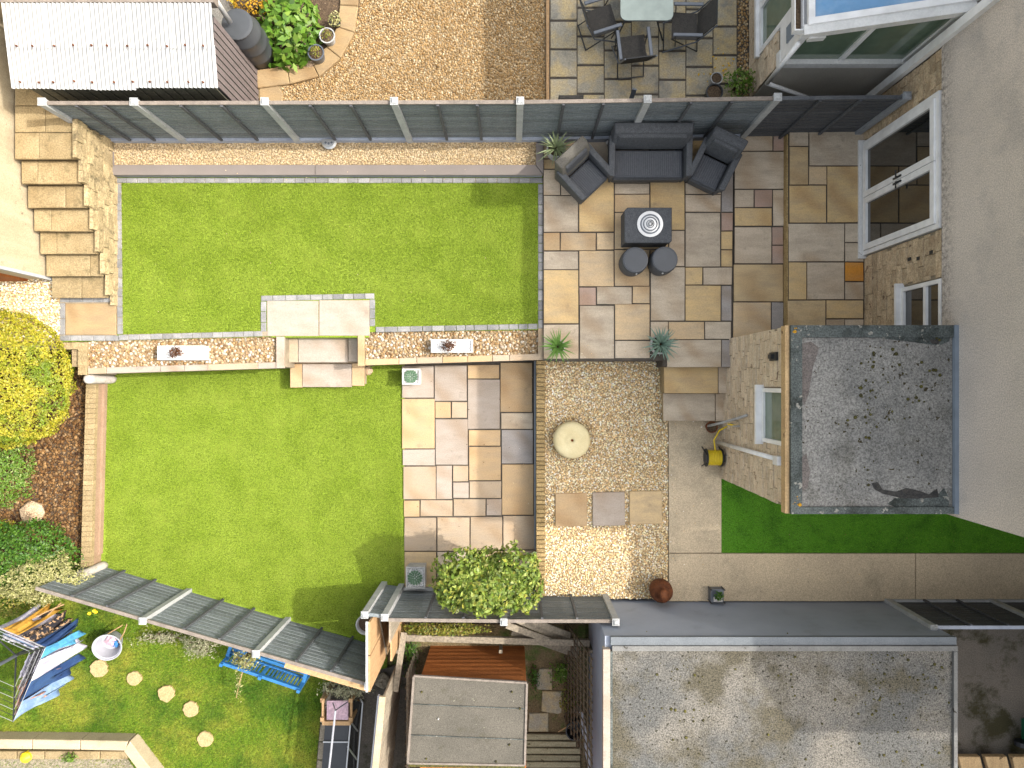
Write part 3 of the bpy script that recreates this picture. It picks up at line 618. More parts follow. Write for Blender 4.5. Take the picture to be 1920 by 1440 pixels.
# ------------------------------------------------------------------ left: garden steps, cream wall, mulch bed
gs = thing('garden_steps', 'weathered yellow concrete steps climbing beside the upper lawn', 'steps', (-7.3, 2.4, ZL))
M['shaded_riser'] = surf('shaded_riser', C(.16,.13,.075), C(.10,.085,.04), scale=5, grain=(50,.3))  # risers coloured dark to paint the shade lines under the tread nosings
for i in range(7):
    z1 = 1.10+.15*i; y0 = 1.46+.345*i; y1 = y0+.36 if i < 6 else y0+1.2
    split = -7.3+rnd.uniform(-.25, .25)
    if i < 6:
        for (xa, xb) in ((-7.80, split-.004), (split+.004, -6.86)):
            mk(MB().prism([(xa, y0), (xb, y0), (xb, y1), (xa, y1)], z1-.05, z1, .008).jit(.003), 'tread', M['old_concrete'], gs)
        mk(MB().box(-7.78, y0+.03, .9, -6.84, y1+.02, z1-.051), 'riser', M['shaded_riser'], gs)
    else:
        mk(MB().box(-7.78, y0+.03, .9, -6.84, 5.0, z1-.051), 'riser', M['old_concrete'], gs)
        for r in range(3):
            for cidx in range(2):
                xa = (-7.80, -7.42+.1*r)[cidx]; xb = (-7.428+.1*r, -6.85)[cidx]
                mk(MB().prism([(xa, y0+.42*r), (xb, y0+.42*r), (xb, y0+.42*r+.41), (xa, y0+.42*r+.41)], z1-.05, z1, .008), 'landing_slab', M['old_concrete'], gs)
# stringer wall (side of the steps) of rough stacked blocks following the climb
M['stringer_stone'] = surf('rough_stringer_stone', C(.42,.33,.19), C(.29,.22,.12), scale=5, grain=(45,.25), bump=(18,.03), rand=.14, stain=(C(.13,.105,.06), 4.0, .54, .68))
zt = .92
while zt < 2.0:
    ys = 1.34+max(0, (zt-1.0))/.15*.345; y = ys
    while y < 4.12:
        L_ = rnd.uniform(.18, .42); y1 = min(y+L_, 4.13)
        if y1-y > .06: mk(MB().box(-6.835, y+.004, zt+.003, -6.765+rnd.uniform(-.012, .012), y1-.004, zt+.142).jit(.003), 'wall_stone', M['stringer_stone'], gs)
        y = y1
    zt += .147
cw = thing('rendered_outbuilding', 'cream rendered outbuilding wall rising on the far left of the garden steps', 'building', (-9.5, 3.8, .9))
mk(MB().box(-12, 1.80, .9, -7.86, 6.2, 4.6), 'wall', M['cream_wall'], cw)
mk(MB().box(-12.1, 1.70, 4.6, -7.70, 6.3, 4.7), 'roof', M['felt'], cw)
mk(MB().box(-7.885, 1.765, .9, -7.835, 1.815, 4.55), 'corner_trim', M['post'], cw)
mk(MB().box(-9.6, 1.76, .95, -8.3, 1.80, 3.0), 'door', M['orange_board'], cw)
leftg = poly([(-60, 468), (100, 468), (100, 558), (112, 558), (112, 642), (-60, 642)], ZL)
mk(MB().prism(leftg, .9, ZL-.006), 'left_gravel_base', M['gravel_bed'], kind='structure')
pebbles(leftg, ZL+.004, .034, 'gravel', M['gravel'])

# mulch bed, brick coping walls, round posts
terrace('mulch_bed', [(-10.5, .62), (-10.5, -3.2), (-7.62, -3.2), (-7.62, .30), (-7.70, .62)], -.27, .07, M['soil'])
pebbles([(-10.2, .62), (-10.2, -3.3), (-7.66, -3.3), (-7.66, .62)], .08, .046, 'bark_mulch', M['mulch'], r=(.35, .95))
lw = thing('brick_coping_wall', 'long low brick wall between the mulch bed and lower lawn', 'wall', (-7.7, -1.5, 0))
def coping_px(pts_out, pts_in, n, z, parent, m, zb):
    for i in range(n):
        f0 = i/n+.0006; f1 = (i+1)/n-.0006
        L = lambda q, f: (q[0][0]+(q[1][0]-q[0][0])*f, q[0][1]+(q[1][1]-q[0][1])*f)
        mk(MB().prism([P(*L(pts_out, f0), z), P(*L(pts_in, f0), z), P(*L(pts_in, f1), z), P(*L(pts_out, f1), z)], zb, z+rnd.uniform(-.002, .002), .0025), 'brick', m, parent)
coping_px([(161, 718), (151, 1064)], [(179, 718), (170, 1064)], 36, .34, lw, M['brick_pale'], .24)
A = P(161.5, 716, .33); B = P(178.5, 716, .33); Cc = P(169.5, 1062, .33); D = P(151.5, 1062, .33)
mk(MB().prism([A, B, Cc, D], -.2, .238), 'wall_core', M['brick_pink'], lw)
# inner pink kerb course at lawn level, seen beside the coping
coping_px([(180, 719), (171, 1050)], [(196, 719), (187, 1040)], 4, .10, lw, M['brick_pink'], -.1)
lw2 = thing('brick_coping_wall', 'short L-shaped brick coping wall at the corner of the mulch bed', 'wall', P(130, 648, .9)+(0,))
coping_px([(108, 642), (146, 642)], [(108, 655), (146, 655)], 4, .93, lw2, M['brick_pale'], .85)
coping_px([(146, 642), (146, 703)], [(163, 642), (163, 703)], 7, .93, lw2, M['brick_pale'], .85)
mk(MB().prism([P(-60, 643, .93), P(162, 643, .93), P(162, 702, .93), P(147, 702, .93), P(147, 654, .93), P(-60, 654, .93)], -.2, .849), 'wall_core', M['stone_mortar'], lw2)
for (bx, by, tx, ty, lb) in ((211, 711, 163, 710.5, 'white round concrete post at the top end of the brick wall'), (195, 1060, 146, 1077, 'white round concrete post at the end of the slate fence by the mulch bed')):
    b0 = P(bx, by, 0); z1 = H-(960-bx)*(H/F)*F/(960-tx)
    mk(MB().lathe(b0[0], b0[1], [(.075, -.05), (.082, .1), (.078, z1-.3), (.085, z1-.1), (.08, z1-.02), (.05, z1), (.001, z1+.004)], 16), 'round_post', M['round_post'], smooth=True, cat='post', label=lb)
mk(MB().lathe(*P(60, 961, .15), [(.001, .05), (.19, .06), (.22, .14), (.17, .22), (.06, .26), (.001, .26)], 9).jit(.03), 'boulder', M['rock'], cat='rock', label='pale pinkish boulder lying in the bark mulch')

# ------------------------------------------------------------------ fences
def fence(name, label, posts, zb, zt, side, pm, postm, boards=13, gb=.2, gbm=None, bat=2, railm=None, batm=None, postz=.03, skip=(), capk=1, battens_px=.045, both=False):
    """posts: (x, y) list. side: +1 puts boards' face to the left of the run"""
    t = thing(name, label, 'fence', (posts[0][0], posts[0][1], zb))
    for i, (x, y) in enumerate(posts):
        if i in skip: continue
        o = mk(MB().box(x-.05, y-.05, zb-.3, x+.05, y+.05, zt+postz), 'post', M[postm], t)
        if capk: mk(MB().box(x-.058, y-.058, zt+postz, x+.058, y+.058, zt+postz+.02).prism([(x-.045, y-.045), (x+.045, y-.045), (x+.045, y+.045), (x-.045, y+.045)], zt+postz+.02, zt+postz+.045, .02), 'post_cap', M[postm], o)
    for i in range(len(posts)-1):
        a = Vector((*posts[i], 0)); b = Vector((*posts[i+1], 0)); d = (b-a).normalized(); n = Vector((-d.y, d.x, 0))*side
        a2 = a+d*.052; b2 = b-d*.052
        z0 = zb+gb
        if gb > .05:
            mk(MB().beam(a2+Vector((0,0,zb+gb/2)), b2+Vector((0,0,zb+gb/2)), .085, gb), 'gravel_board', M[gbm or postm], t)
        rail = mk(MB().beam(a2+Vector((0,0,zt-.012)), b2+Vector((0,0,zt-.012)), .055, .025), 'top_rail', M[railm or pm], t)
        pan = mk(MB().beam(a2-n*.012+Vector((0,0,(z0+zt)/2)), b2-n*.012+Vector((0,0,(z0+zt)/2)), .006, zt-z0-.03), 'panel', M['gap_shade'], t)
        hh = (zt-z0-.03)/boards
        for k in range(boards):
            zc = z0+hh*k
            p = [a2+n*.016, a2+n*.004, b2+n*.004, b2+n*.016]
            vs = [(a2+n*.000), (a2-n*.008), (b2-n*.008), (b2+n*.000)]
            zc += .010
            vs = [(v.x, v.y, zc) for v in vs]+[((a2+n*.001).x, (a2+n*.001).y, zc+hh-.018), ((a2-n*.008).x, (a2-n*.008).y, zc+hh-.018), ((b2-n*.008).x, (b2-n*.008).y, zc+hh-.018), ((b2+n*.001).x, (b2+n*.001).y, zc+hh-.018)]
            mk(MB().add(vs, [(0,1,2,3),(4,7,6,5),(0,4,5,1),(1,5,6,2),(2,6,7,3),(3,7,4,0)]), 'slat', M[pm], pan)
        for k in range(1, bat+1):
            c = a2+(b2-a2)*k/(bat+1)
            mk(MB().beam(c+n*.034+Vector((0,0,z0)), c+n*.034+Vector((0,0,zt-.02)), .04, .034, up=n), 'batten', M[batm or 'fence_dark'], pan)
    return t
fence('panel_fence', 'long slate-grey panel fence along the top of the garden behind the sofa', [(-6.90, 4.14), (-5.55, 4.14), (-3.63, 4.145), (-1.73, 4.15), (.12, 4.155), (1.99, 4.18), (3.90, 4.21)], ZL, 2.68, -1, 'fence', 'post', gb=.22, gbm='gravelboard', railm='bare_rail')
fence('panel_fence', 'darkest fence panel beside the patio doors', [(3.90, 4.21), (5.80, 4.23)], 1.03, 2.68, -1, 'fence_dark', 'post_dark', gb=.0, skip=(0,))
lf = [(-7.78, -3.30), (-5.97, -3.83), (-4.14, -4.36), (-2.33, -4.88)]
fence('panel_fence', 'sunlit slate-grey panel fence slanting below the lower lawn, bench beyond it', lf, -.02, 1.62, 1, 'fence', 'post', gb=.04, boards=12, railm='bare_rail', skip=(0,))
tcp = thing('timber_capping', 'broad bare timber board along the lower end of the slanting slate fence', 'board', (-3.3, -4.7, 1.5))
mk(MB().beam((-3.70, -4.575, 1.55), (-2.38, -4.955, 1.55), .10, .03), 'board', M['timber_new'], tcp)
fence('panel_fence', 'very short slate fence section between two grey posts at the lawn corner', [(-2.36, -3.70), (-2.04, -3.74)], -.02, 1.72, 1, 'fence', 'post', gb=.04, bat=0, boards=12)
fence('panel_fence', 'slate panel fence behind the round bush on the lower patio', [(-2.04, -3.78), (-.13, -3.80), (1.66, -3.80)], 0, 1.76, 1, 'fence', 'post', gb=.12, boards=12, railm='bare_rail', skip=(0,), bat=2)
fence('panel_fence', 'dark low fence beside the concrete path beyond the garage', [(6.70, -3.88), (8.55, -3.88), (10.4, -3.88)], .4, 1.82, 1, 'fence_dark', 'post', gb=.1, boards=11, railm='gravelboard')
# timber boards closing the corner (neighbour's side)
cg = thing('timber_corner_screen', 'pale new timber boards closing the corner between two fences', 'screen', (-2.3, -4.3, -.2))
for k, (y0, y1, x, zt, m) in enumerate(((-4.86, -4.30, -2.27, 1.92, 'timber_new'), (-4.28, -3.76, -2.27, 1.92, 'timber_new'), (-4.20, -3.86, -2.00, 1.60, 'timber_grey'), (-4.62, -4.10, -2.03, 1.30, 'timber_new'))):
    mk(MB().box(x, y0, -.2, x+.03, y1, zt), 'board', M[m], cg)
mk(MB().beam((-2.235, -4.8, .5), (-2.235, -3.9, 1.2), .03, .05), 'brace', M['timber_grey'], cg)
mk(MB().beam((-2.29, -4.86, 1.93), (-2.29, -3.75, 1.93), .035, .03), 'top_rail', M['post'], cg)
# tall grey pot in the lawn corner
b0 = P(705, 1165, 0)
tp = thing('tall_pot', 'tall grey cylindrical pot leaning in the lower lawn corner by the short fence', 'pot', (-2.50, -4.12, 0))
mk(MB().lathe(-2.50, -4.12, [(.13, 0), (.15, .5), (.165, .95), (.175, 1.0), (.15, 1.0), (.14, .9), (.001, .88)], 20), 'pot_body', M['grey_pot'], tp, smooth=True)
mk(MB().lathe(-2.50, -4.12, [(.138, .88), (.138, .915), (.001, .92)], 16), 'soil', M['soil'], tp)

# ------------------------------------------------------------------ our house
def blocks(parent, plane, u0, u1, z0, z1, sgn, m='stone', holes=(), ch=.145, lmin=.22, lmax=.46, clip=None):
    """coursed stone blocks on the plane x = plane, running along y from u0 to u1; sgn = outward x direction"""
    z = z0
    while z < z1-.02:
        h = min(ch, z1-z); u = u0-rnd.uniform(0, .2)
        while u < u1:
            L = rnd.uniform(lmin, lmax); a, b = max(u, u0), min(u+L-.008, u1); u += L
            if b-a < .03: continue
            segs = [(a, b)]
            for (h0, h1, hz0, hz1) in holes:
                if z+h > hz0+.01 and z < hz1-.01:
                    ns = []
                    for s, e in segs:
                        if e <= h0 or s >= h1: ns.append((s, e))
                        else:
                            if s < h0: ns.append((s, h0))
                            if e > h1: ns.append((h1, e))
                    segs = ns
            for s, e in segs:
                if e-s < .04: continue
                d = rnd.uniform(.008, .026)
                x0, x1 = (plane, plane+sgn*d)
                q = MB().box(x0-sgn*.02, s, z+.004, x1, e, z+h-.005)
                k = rnd.uniform(-.006, .006)
                mk(q, 'stone_block', M[m], parent)
        z += ch
hs_ = thing('house', 'house with stone ground floor, beige pebbledash upper wall and white patio doors', 'house', (9, 1.4, 0))
XW = 5.93
wl = mk(MB().box(XW, -1.75, 1.0, 12, .75, 3.42).box(XW, .75, 1.0, 12, 2.14, 2.36).box(XW, .75, 2.36, 12, .5, 3.42).box(XW, 1.47, 2.36, 12, 2.14, 3.42).box(XW, 4.05, 1.0, 12, 4.62, 3.42).box(XW+.14, .75, 1.0, 12, 4.05, 3.42).box(XW, .75, 3.36, 12, 4.05, 3.42), 'ground_floor_wall', M['stone_mortar'], hs_)
blocks(wl, XW, .80, 4.62, 1.20, 3.40, -1, holes=((2.13, 4.06, 1.0, 3.38), (.4, 1.48, 2.34, 3.42)))
mk(MB().box(XW-.05, -1.76, 3.42, 12, 4.63, 6.8), 'pebbledash_wall', M['pebbledash'], hs_)
rf = MB(); vs = [(5.55, -1.95, 6.80), (5.55, 4.62, 6.80), (9.3, 4.62, 8.62), (9.3, -1.95, 8.62), (13.05, 4.62, 6.80), (13.05, -1.95, 6.80)]
rf.add(vs+[(x, y, z+.12) for x, y, z in vs], [(0,1,2,3),(3,2,4,5),(9,8,7,6),(11,10,8,9),(0,6,7,1),(4,10,11,5),(0,3,9,6),(3,5,11,9),(1,7,8,2),(2,8,10,4)])
mk(rf, 'roof', M['felt'], hs_)
mk(MB().box(6.6, 3.70, 6.3, 7.15, 4.12, 9.05), 'chimney', M['stone'], hs_)
# upper lintel strip / stain line
# patio doors
pd = mk(MB().box(XW-.06, 2.15, 1.21, XW+.06, 4.04, 1.29).box(XW-.06, 2.15, 3.30, XW+.06, 4.04, 3.37).box(XW-.06, 2.15, 1.29, XW+.06, 2.22, 3.30).box(XW-.06, 3.97, 1.29, XW+.06, 4.04, 3.30), 'patio_door', M['upvc'], hs_)
for (y0, y1) in ((2.225, 3.09), (3.10, 3.965)):
    lf_ = MB(); q = .095
    lf_.box(XW-.085, y0, 1.30, XW+.02, y0+q, 3.295).box(XW-.085, y1-q, 1.30, XW+.02, y1, 3.295).box(XW-.085, y0+q, 1.30, XW+.02, y1-q, 1.30+q).box(XW-.085, y0+q, 3.295-q, XW+.02, y1-q, 3.295)
    mk(lf_, 'door_leaf', M['upvc'], pd)
    mk(MB().box(XW-.045, y0+q, 1.30+q, XW-.02, y1-q, 3.295-q), 'pane', M['door_glass'], pd)
for yy in (3.055, 3.135):
    mk(MB().box(XW-.10, yy-.014, 2.26, XW-.085, yy+.014, 2.48).beam((XW-.13, yy, 2.40), (XW-.13, yy+(.1 if yy > 3.1 else -.1), 2.40), .015, .02).box(XW-.13, yy-.01, 2.385, XW-.10, yy+.01, 2.41), 'handle', M['black_metal'], pd)
mk(MB().box(XW-.13, 2.10, 1.225, XW+.02, 4.08, 1.26), 'threshold', M['upvc_grimy'], pd)
# kitchen window
wn = mk(MB().box(XW-.05, .4, 2.40, XW+.05, 1.45, 2.46).box(XW-.05, .4, 3.34, XW+.05, 1.45, 3.40).box(XW-.05, 1.39, 2.46, XW+.05, 1.45, 3.34).box(XW-.05, .4, 2.98, XW+.05, 1.39, 3.04), 'window', M['upvc'], hs_)
mk(MB().box(XW-.13, .35, 2.355, XW+.02, 1.52, 2.40), 'sill', M['upvc'], wn)
mk(MB().box(XW-.01, .4, 2.46, XW+.01, 1.39, 2.98), 'pane', M['door_glass'], wn); mk(MB().box(XW-.01, .4, 3.04, XW+.01, 1.39, 3.34), 'pane', M['door_glass'], wn)
for (y, z) in ((1.86, 2.55), (1.83, 2.78), (1.86, 3.1)):
    mk(MB().box(XW-.032, y-.03, z, XW-.02, y+.02, z+.07), 'air_vent', M['black_metal'], hs_)
# ------------------------------------------------------------------ flat-roofed extension
ex = thing('flat_roof_extension', 'flat-roofed stone extension with mossy grey felt roof jutting from the house', 'extension', (4.8, -.5, .4))
EX = 3.74; EY0, EY1, EZ = -1.68, .78, 3.50
wl = mk(MB().box(EX, EY0, .2, XW, EY1, EZ), 'wall', M['stone_mortar'], ex)
blocks(wl, EX, EY0, EY1, .42, EZ-.03, -1, m='stone_pale', holes=((-.86, -.04, 2.55, 3.52),), lmin=.2, lmax=.45)
ZRF = 3.75
def rpx(x, y, z=ZRF): return P(x, y, z)
a = rpx(1471, 610); b = rpx(1795, 963)
X0, Y1_, X1, Y0_ = a[0], a[1], b[0], b[1]
mk(MB().box(X0+.03, Y0_, EZ+.08, X1, Y1_, ZRF-.05), 'roof_deck', M['timber_fascia'], ex)
mk(MB().box(X0+.012, Y0_, EZ+.10, X0+.068, Y1_, ZRF-.01), 'fascia', M['timber_fascia'], ex)
a2 = rpx(1481, 610); 
mk(MB().box(X0+.072, Y0_+.0, ZRF-.05, X0+.07+.15, Y1_, ZRF+.035), 'roof_upstand', M['felt_dark'], ex)
mk(MB().box(X0+.222, Y1_-.16, ZRF-.05, X1-.065, Y1_, ZRF+.03), 'roof_upstand', M['felt_dark'], ex)
mk(MB().box(X0+.222, Y0_, ZRF-.05, X1-.065, Y0_+.09, ZRF+.03), 'roof_upstand', M['felt_dark'], ex)
mk(MB().box(X1-.062, Y0_, ZRF-.06, X1, Y1_, ZRF+.05), 'flashing', M['lead'], ex)
mk(MB().box(X0+.224, Y0_+.092, ZRF-.048, X1-.067, Y1_-.162, ZRF), 'roof_felt', M['felt'], ex)
def patch(name, pts, z, m, parent, h=.006):
    mk(MB().prism(poly(pts, z), z-.001, z+h), name, M[m], parent)
patch('ponding_stain', [(1503,645),(1520,640),(1536,652),(1524,690),(1516,740),(1508,760),(1502,740)], ZRF+.001, 'pond', ex, .002)
patch('ponding_stain', [(1500,860),(1512,850),(1519,885),(1514,915),(1500,925)], ZRF+.001, 'pond', ex, .002)
patch('felt_patch', [(1648,620),(1782,622),(1780,640),(1760,648),(1700,640),(1650,634)], ZRF+.001, 'felt_dark', ex, .002)
patch('felt_patch', [(1664,945),(1680,932),(1756,930),(1770,915),(1780,935),(1778,955),(1690,955)], ZRF+.001, 'felt_dark', ex, .002)
patch('bitumen_patch', [(1634,906),(1646,904),(1655,918),(1680,922),(1700,915),(1722,920),(1742,927),(1757,916),(1760,932),(1720,935),(1690,934),(1656,926),(1640,918)], ZRF+.003, 'bitumen', ex, .004)
patch('bitumen_patch', [(1742,637),(1762,636),(1760,646),(1748,645)], ZRF+.003, 'bitumen', ex, .004)
def mosses(parent, z, spots, name='moss_clump', m='moss'):
    for (cx, cy, sx, sy, n) in spots:
        for _ in range(n):
            x, y = P(cx+rnd.gauss(0, sx), cy+rnd.gauss(0, sy), z); r = .007+.02*rnd.random()**3
            mk(MB().lathe(x, y, [(r, z), (r*.8, z+r*.5), (.001, z+r*.7)], 7).jit(r*.12), name, M[m], parent)
mosses(ex, ZRF+.003, [(1632, 755, 6, 30, 34), (1668, 776, 5, 12, 12), (1615, 732, 6, 8, 8), (1650, 680, 30, 20, 22), (1715, 745, 18, 6, 8), (1626, 895, 4, 18, 10), (1700, 700, 40, 40, 24), (1590, 790, 12, 12, 5), (1755, 700, 12, 20, 8)])
mosses(ex, ZRF+.033, [(1491, 619, 3, 3, 5), (1493, 944, 4, 5, 7)], 'lichen_clump', 'lichen')
# extension window and sill
wn = mk(MB().box(EX-.045, -.85, 2.62, EX+.04, -.06, 2.68).box(EX-.045, -.85, 2.68, EX+.04, -.79, 3.46).box(EX-.045, -.12, 2.68, EX+.04, -.06, 3.46), 'window', M['upvc'], ex)
mk(MB().box(EX-.13, -.89, 2.565, EX+.02, -.01, 2.615), 'sill', M['upvc'], wn)
mk(MB().box(EX-.01, -.79, 2.68, EX+.01, -.12, 3.46), 'pane', M['cons_glass'], wn)
mk(MB().cyl((EX-.07, -1.04, .5), (EX-.07, -1.04, 3.45), .034), 'downpipe', M['upvc'], ex, smooth=True)
mk(MB().box(X0-.03, -1.10, 3.40, X0+.06, -.98, 3.56), 'pipe_bracket', M['upvc_grimy'], ex)
mk(MB().box(EX-.05, .33, 2.95, EX-.0, .45, 3.2).box(EX-.09, .36, 3.0, EX-.05, .42, 3.12), 'wall_light', M['black_metal'], ex)
mk(MB().box(4.62, -1.78, 2.9, 4.70, -1.68, 3.15), 'overflow_pipe', M['upvc'], ex)
mk(MB().prism([P(1355,896,ZG),P(1350,884,ZG),P(1468,955,3.0),P(1460,960,2.6)], ZG-.05, ZG-.04), 'footing', M['stone_mortar'], ex)

# ------------------------------------------------------------------ garage with grey wall
M['head_paint'] = surf('bluegrey_head_paint', C(.16,.175,.19), C(.135,.15,.165), scale=3, grain=(60,.1))
gr = thing('garage', 'flat-roofed garage with smooth grey painted wall beside the concrete path', 'garage', (4.1, -6, 0))
GX0, GX1, GY = 1.42, 6.84, -3.90; GZ = 2.2
mk(MB().box(GX0+.02, -9, -.2, GX1-.03, GY, GZ-.06), 'wall', M['graywall'], gr)
mk(MB().box(GX0+.10, GY-.12, GZ-.06, GX1, GY+.005, GZ+.01), 'wall_head', M['head_paint'], gr)
mk(MB().box(GX0+.12, GY-.20, GZ-.05, GX1, GY-.124, GZ+.04), 'kerb', M['coping_green'], gr)
mk(MB().box(GX0+.13, -9, GZ-.05, GX1-.06, GY-.205, GZ), 'roof_felt', M['garage_felt'], gr)
mk(MB().box(GX1-.055, -9, GZ-.05, GX1, GY-.205, GZ+.04), 'edge_trim', M['coping_green'], gr)
mk(MB().box(GX0-.02, -9, GZ-.10, GX0+.085, GY-.17, GZ+.05), 'fascia_board', M['timber_new'] if 0 else M['cream'], gr)
mk(MB().box(GX0+.088, -9, GZ-.04, GX0+.126, GY-.21, GZ+.03), 'roof_upstand', M['felt_dark'], gr)
mosses(gr, GZ+.002, [(1700, 1310, 45, 25, 45), (1640, 1290, 8, 20, 16), (1750, 1270, 20, 20, 18), (1300, 1255, 40, 18, 24), (1290, 1340, 25, 30, 16), (1480, 1260, 10, 30, 20), (1660, 1230, 25, 8, 12), (1700, 1400, 60, 20, 20), (1240, 1300, 50, 60, 40), (1560, 1360, 70, 40, 30)])
patch('felt_patch', [(1436,1208),(1500,1208),(1498,1240),(1490,1300),(1478,1318),(1450,1290),(1442,1270)], GZ+.001, 'felt_dark', gr, .0015) if 0 else None
mk(MB().box(GX1-.02, -5.3, 1.35, GX1+.12, -5.12, 1.75), 'meter_box', M['upvc'], gr)
# a fallen slab edge: dark mossy concrete yard and items to the right
mk(MB().prism([(6.86, -3.9), (6.86, -9), (12, -9), (12, -3.9)], -.2, .1), 'dark_yard', M['dark_ground'], kind='structure')
for k in range(3):
    x0 = P(1797+48*k, 0, .5)[0]
    mk(MB().prism([P(1797+50*k, 1419, .4), P(1838+50*k, 1419, .4), P(1850+50*k, 1470, .4), P(1812+50*k, 1470, .4)], .3, .4, .006), 'timber_plank', M['timber_fascia'], cat='plank', group='planks at the corner of the dark yard',
       label=('leftmost orange-brown timber plank at the bottom right corner', 'middle orange-brown timber plank at the bottom right corner', 'rightmost orange-brown timber plank at the bottom right corner')[k])
gb_ = thing('wheelie_bin', 'dark green bin at the right edge of the dark yard', 'bin', P(1960, 1398, .6)+(.1,))
c = P(1972, 1398, .6)
mk(MB().prism([(c[0]-.18, c[1]-.25), (c[0]+.28, c[1]-.25), (c[0]+.28, c[1]+.25), (c[0]-.18, c[1]+.25)], .1, .6, .04), 'bin_body', M['green_bin'], gb_)
mk(MB().prism([(c[0]-.22, c[1]-.28), (c[0]+.32, c[1]-.28), (c[0]+.32, c[1]+.28), (c[0]-.22, c[1]+.28)], .6, .66, .03), 'bin_lid', M['green_bin'], gb_)
mk(MB().cyl((c[0]-.24, c[1]-.2, .2), (c[0]-.24, c[1]-.12, .2), .12), 'wheel', M['black_plastic'], gb_)
# neighbouring house further right, out of the picture, that shades the path and garage roof
nh = thing('neighbour_house', 'neighbouring house beyond the right edge whose shade falls over the garage', 'house', (12, -9, 0))
mk(MB().prism([(9.6, -2.05), (9.6, -3.8), (10.2, -4.7), (15, -4.7), (15, -2.05)], 0, 8.4), 'wall', M['pebbledash'], nh)
mk(MB().prism([(9.45, -1.95), (9.45, -3.85), (10.1, -4.85), (15.2, -4.85), (15.2, -1.95)], 8.4, 8.6), 'roof', M['felt'], nh)
mk(MB().box(12.5, -16, 0, 16, -4.9, 6.3), 'rear_wing', M['pebbledash'], nh)
n2 = thing('neighbour_house', 'attached neighbouring house above the conservatory with pebbledash wall', 'house', (9, 8, 0))
mk(MB().box(6.02, 4.75, 1.0, 12, 16, 7.8), 'wall', M['pebbledash'], n2)
mk(MB().box(5.8, 4.7, 7.8, 12.2, 16, 7.95), 'roof', M['felt'], n2)

# ------------------------------------------------------------------ neighbour's conservatory
cv = thing('conservatory', 'white-framed conservatory with blue glass roof at the top right', 'conservatory', (5, 5.6, 1))
CX, CY = 4.07, 4.88
wl = mk(MB().box(CX, CY, 1.0, 6.0, CY+.2, 2.33).box(CX, CY+.2, 1.0, CX+.2, 5.40, 2.33).box(CX, 5.40, 1.0, CX+.2, 9, 1.5), 'dwarf_wall', M['stone_mortar'], cv)
mk(MB().box(CX+.02, CY-.012, 1.0, 6.0, CY-.001, 2.33), 'render_coat', M['felt'] if 0 else M['post'] if 0 else surf('grey_brown_render', C(.60,.57,.50), C(.52,.49,.43), scale=2, grain=(60,.12)), cv)
blocks(wl, CX, CY, 5.38, 1.0, 2.33, -1, m='stone_pale'); blocks(wl, CX, 5.38, 9, 1.0, 1.5, -1, m='stone_pale')
mk(MB().box(CX-.05, CY-.07, 2.33, 5.98, CY+.14, 2.47), 'sill', M['upvc_grimy'], cv)
wf = mk(MB().box(CX-.03, 5.38, 1.50, CX+.08, 5.46, 3.2).box(CX-.08, 5.36, 1.44, CX+.1, 9, 1.51).box(CX-.03, 5.46, 1.51, CX+.08, 9, 1.60).box(CX-.03, 6.1, 1.6, CX+.08, 6.2, 3.2), 'side_window', M['upvc'], cv)
mk(MB().box(CX+.01, 5.46, 1.6, CX+.03, 9, 3.2), 'pane', M['cons_glass'], wf)
mk(MB().box(CX-.04, CY-.04, 2.47, CX+.06, 5.37, 3.30), 'corner_panel', M['upvc'], cv)
# front glazing between sill and sloping eaves beam
zl, zr = 3.34, 3.98
def zh(x): return zl+(zr-zl)*(x-CX)/(5.95-CX)
mk(MB().add([(CX+.1, CY, 2.48), (5.93, CY, 2.48), (5.93, CY, zh(5.93)-.06), (CX+.1, CY, zh(CX+.1)-.06), (CX+.1, CY+.02, 2.48), (5.93, CY+.02, 2.48), (5.93, CY+.02, zh(5.93)-.06), (CX+.1, CY+.02, zh(CX+.1)-.06)],
   [(0,1,2,3),(7,6,5,4),(0,4,5,1),(2,6,7,3),(1,5,6,2),(3,7,4,0)]), 'front_glass', M['cons_glass'], cv)
for (x) in (CX+.02, 4.93, 5.90):
    mk(MB().box(x-.035, CY-.035, 2.47, x+.035, CY+.05, zh(x)-.03), 'mullion', M['upvc'], cv)
mk(MB().beam((CX-.05, CY-.03, zl+.02), (5.97, CY-.03, zr+.02), .14, .12), 'eaves_beam', M['upvc_grimy'], cv)
mk(MB().beam((CX-.02, CY+.07, zl+.09), (5.97, CY+.07, zr+.09), .09, .05), 'verge_bar', M['upvc'], cv)
mk(MB().beam((CX+.02, CY+.02, zl+.09), (CX+.02, 9, zl+.09), .09, .06), 'verge_bar', M['upvc'], cv)
mk(MB().add([(CX+.06, CY+.1, zh(CX+.06)+.05), (5.96, CY+.1, zr+.05), (5.96, 9, zr+.05), (CX+.06, 9, zh(CX+.06)+.05)], [(0,1,2,3)]), 'roof_glass', M['blue_roof'], cv)
for y in (5.75, 6.6): mk(MB().beam((CX+.06, y, zh(CX)+.07), (5.96, y, zr+.07), .035, .03), 'glazing_bar', M['upvc'], cv)
g = mk(MB().box(CX-.17, CY+.02, 3.22, CX-.155, 9, 3.34).box(CX-.055, CY+.02, 3.22, CX-.04, 9, 3.34).box(CX-.17, CY+.02, 3.215, CX-.04, 9, 3.228).box(CX-.17, CY, 3.215, CX+.12, CY+.02, 3.34), 'gutter', M['upvc'], cv)
mk(MB().box(CX-.152, CY+.03, 3.23, CX-.058, 9, 3.27), 'gutter_debris', M['soil'], g)
mk(MB().prism([(CX+.03, CY-.12), (CX+.26, CY-.10), (CX+.26, CY-.04), (CX+.03, CY-.04)], 3.25, 3.36, .01), 'gutter_end', M['upvc_grimy'], cv)
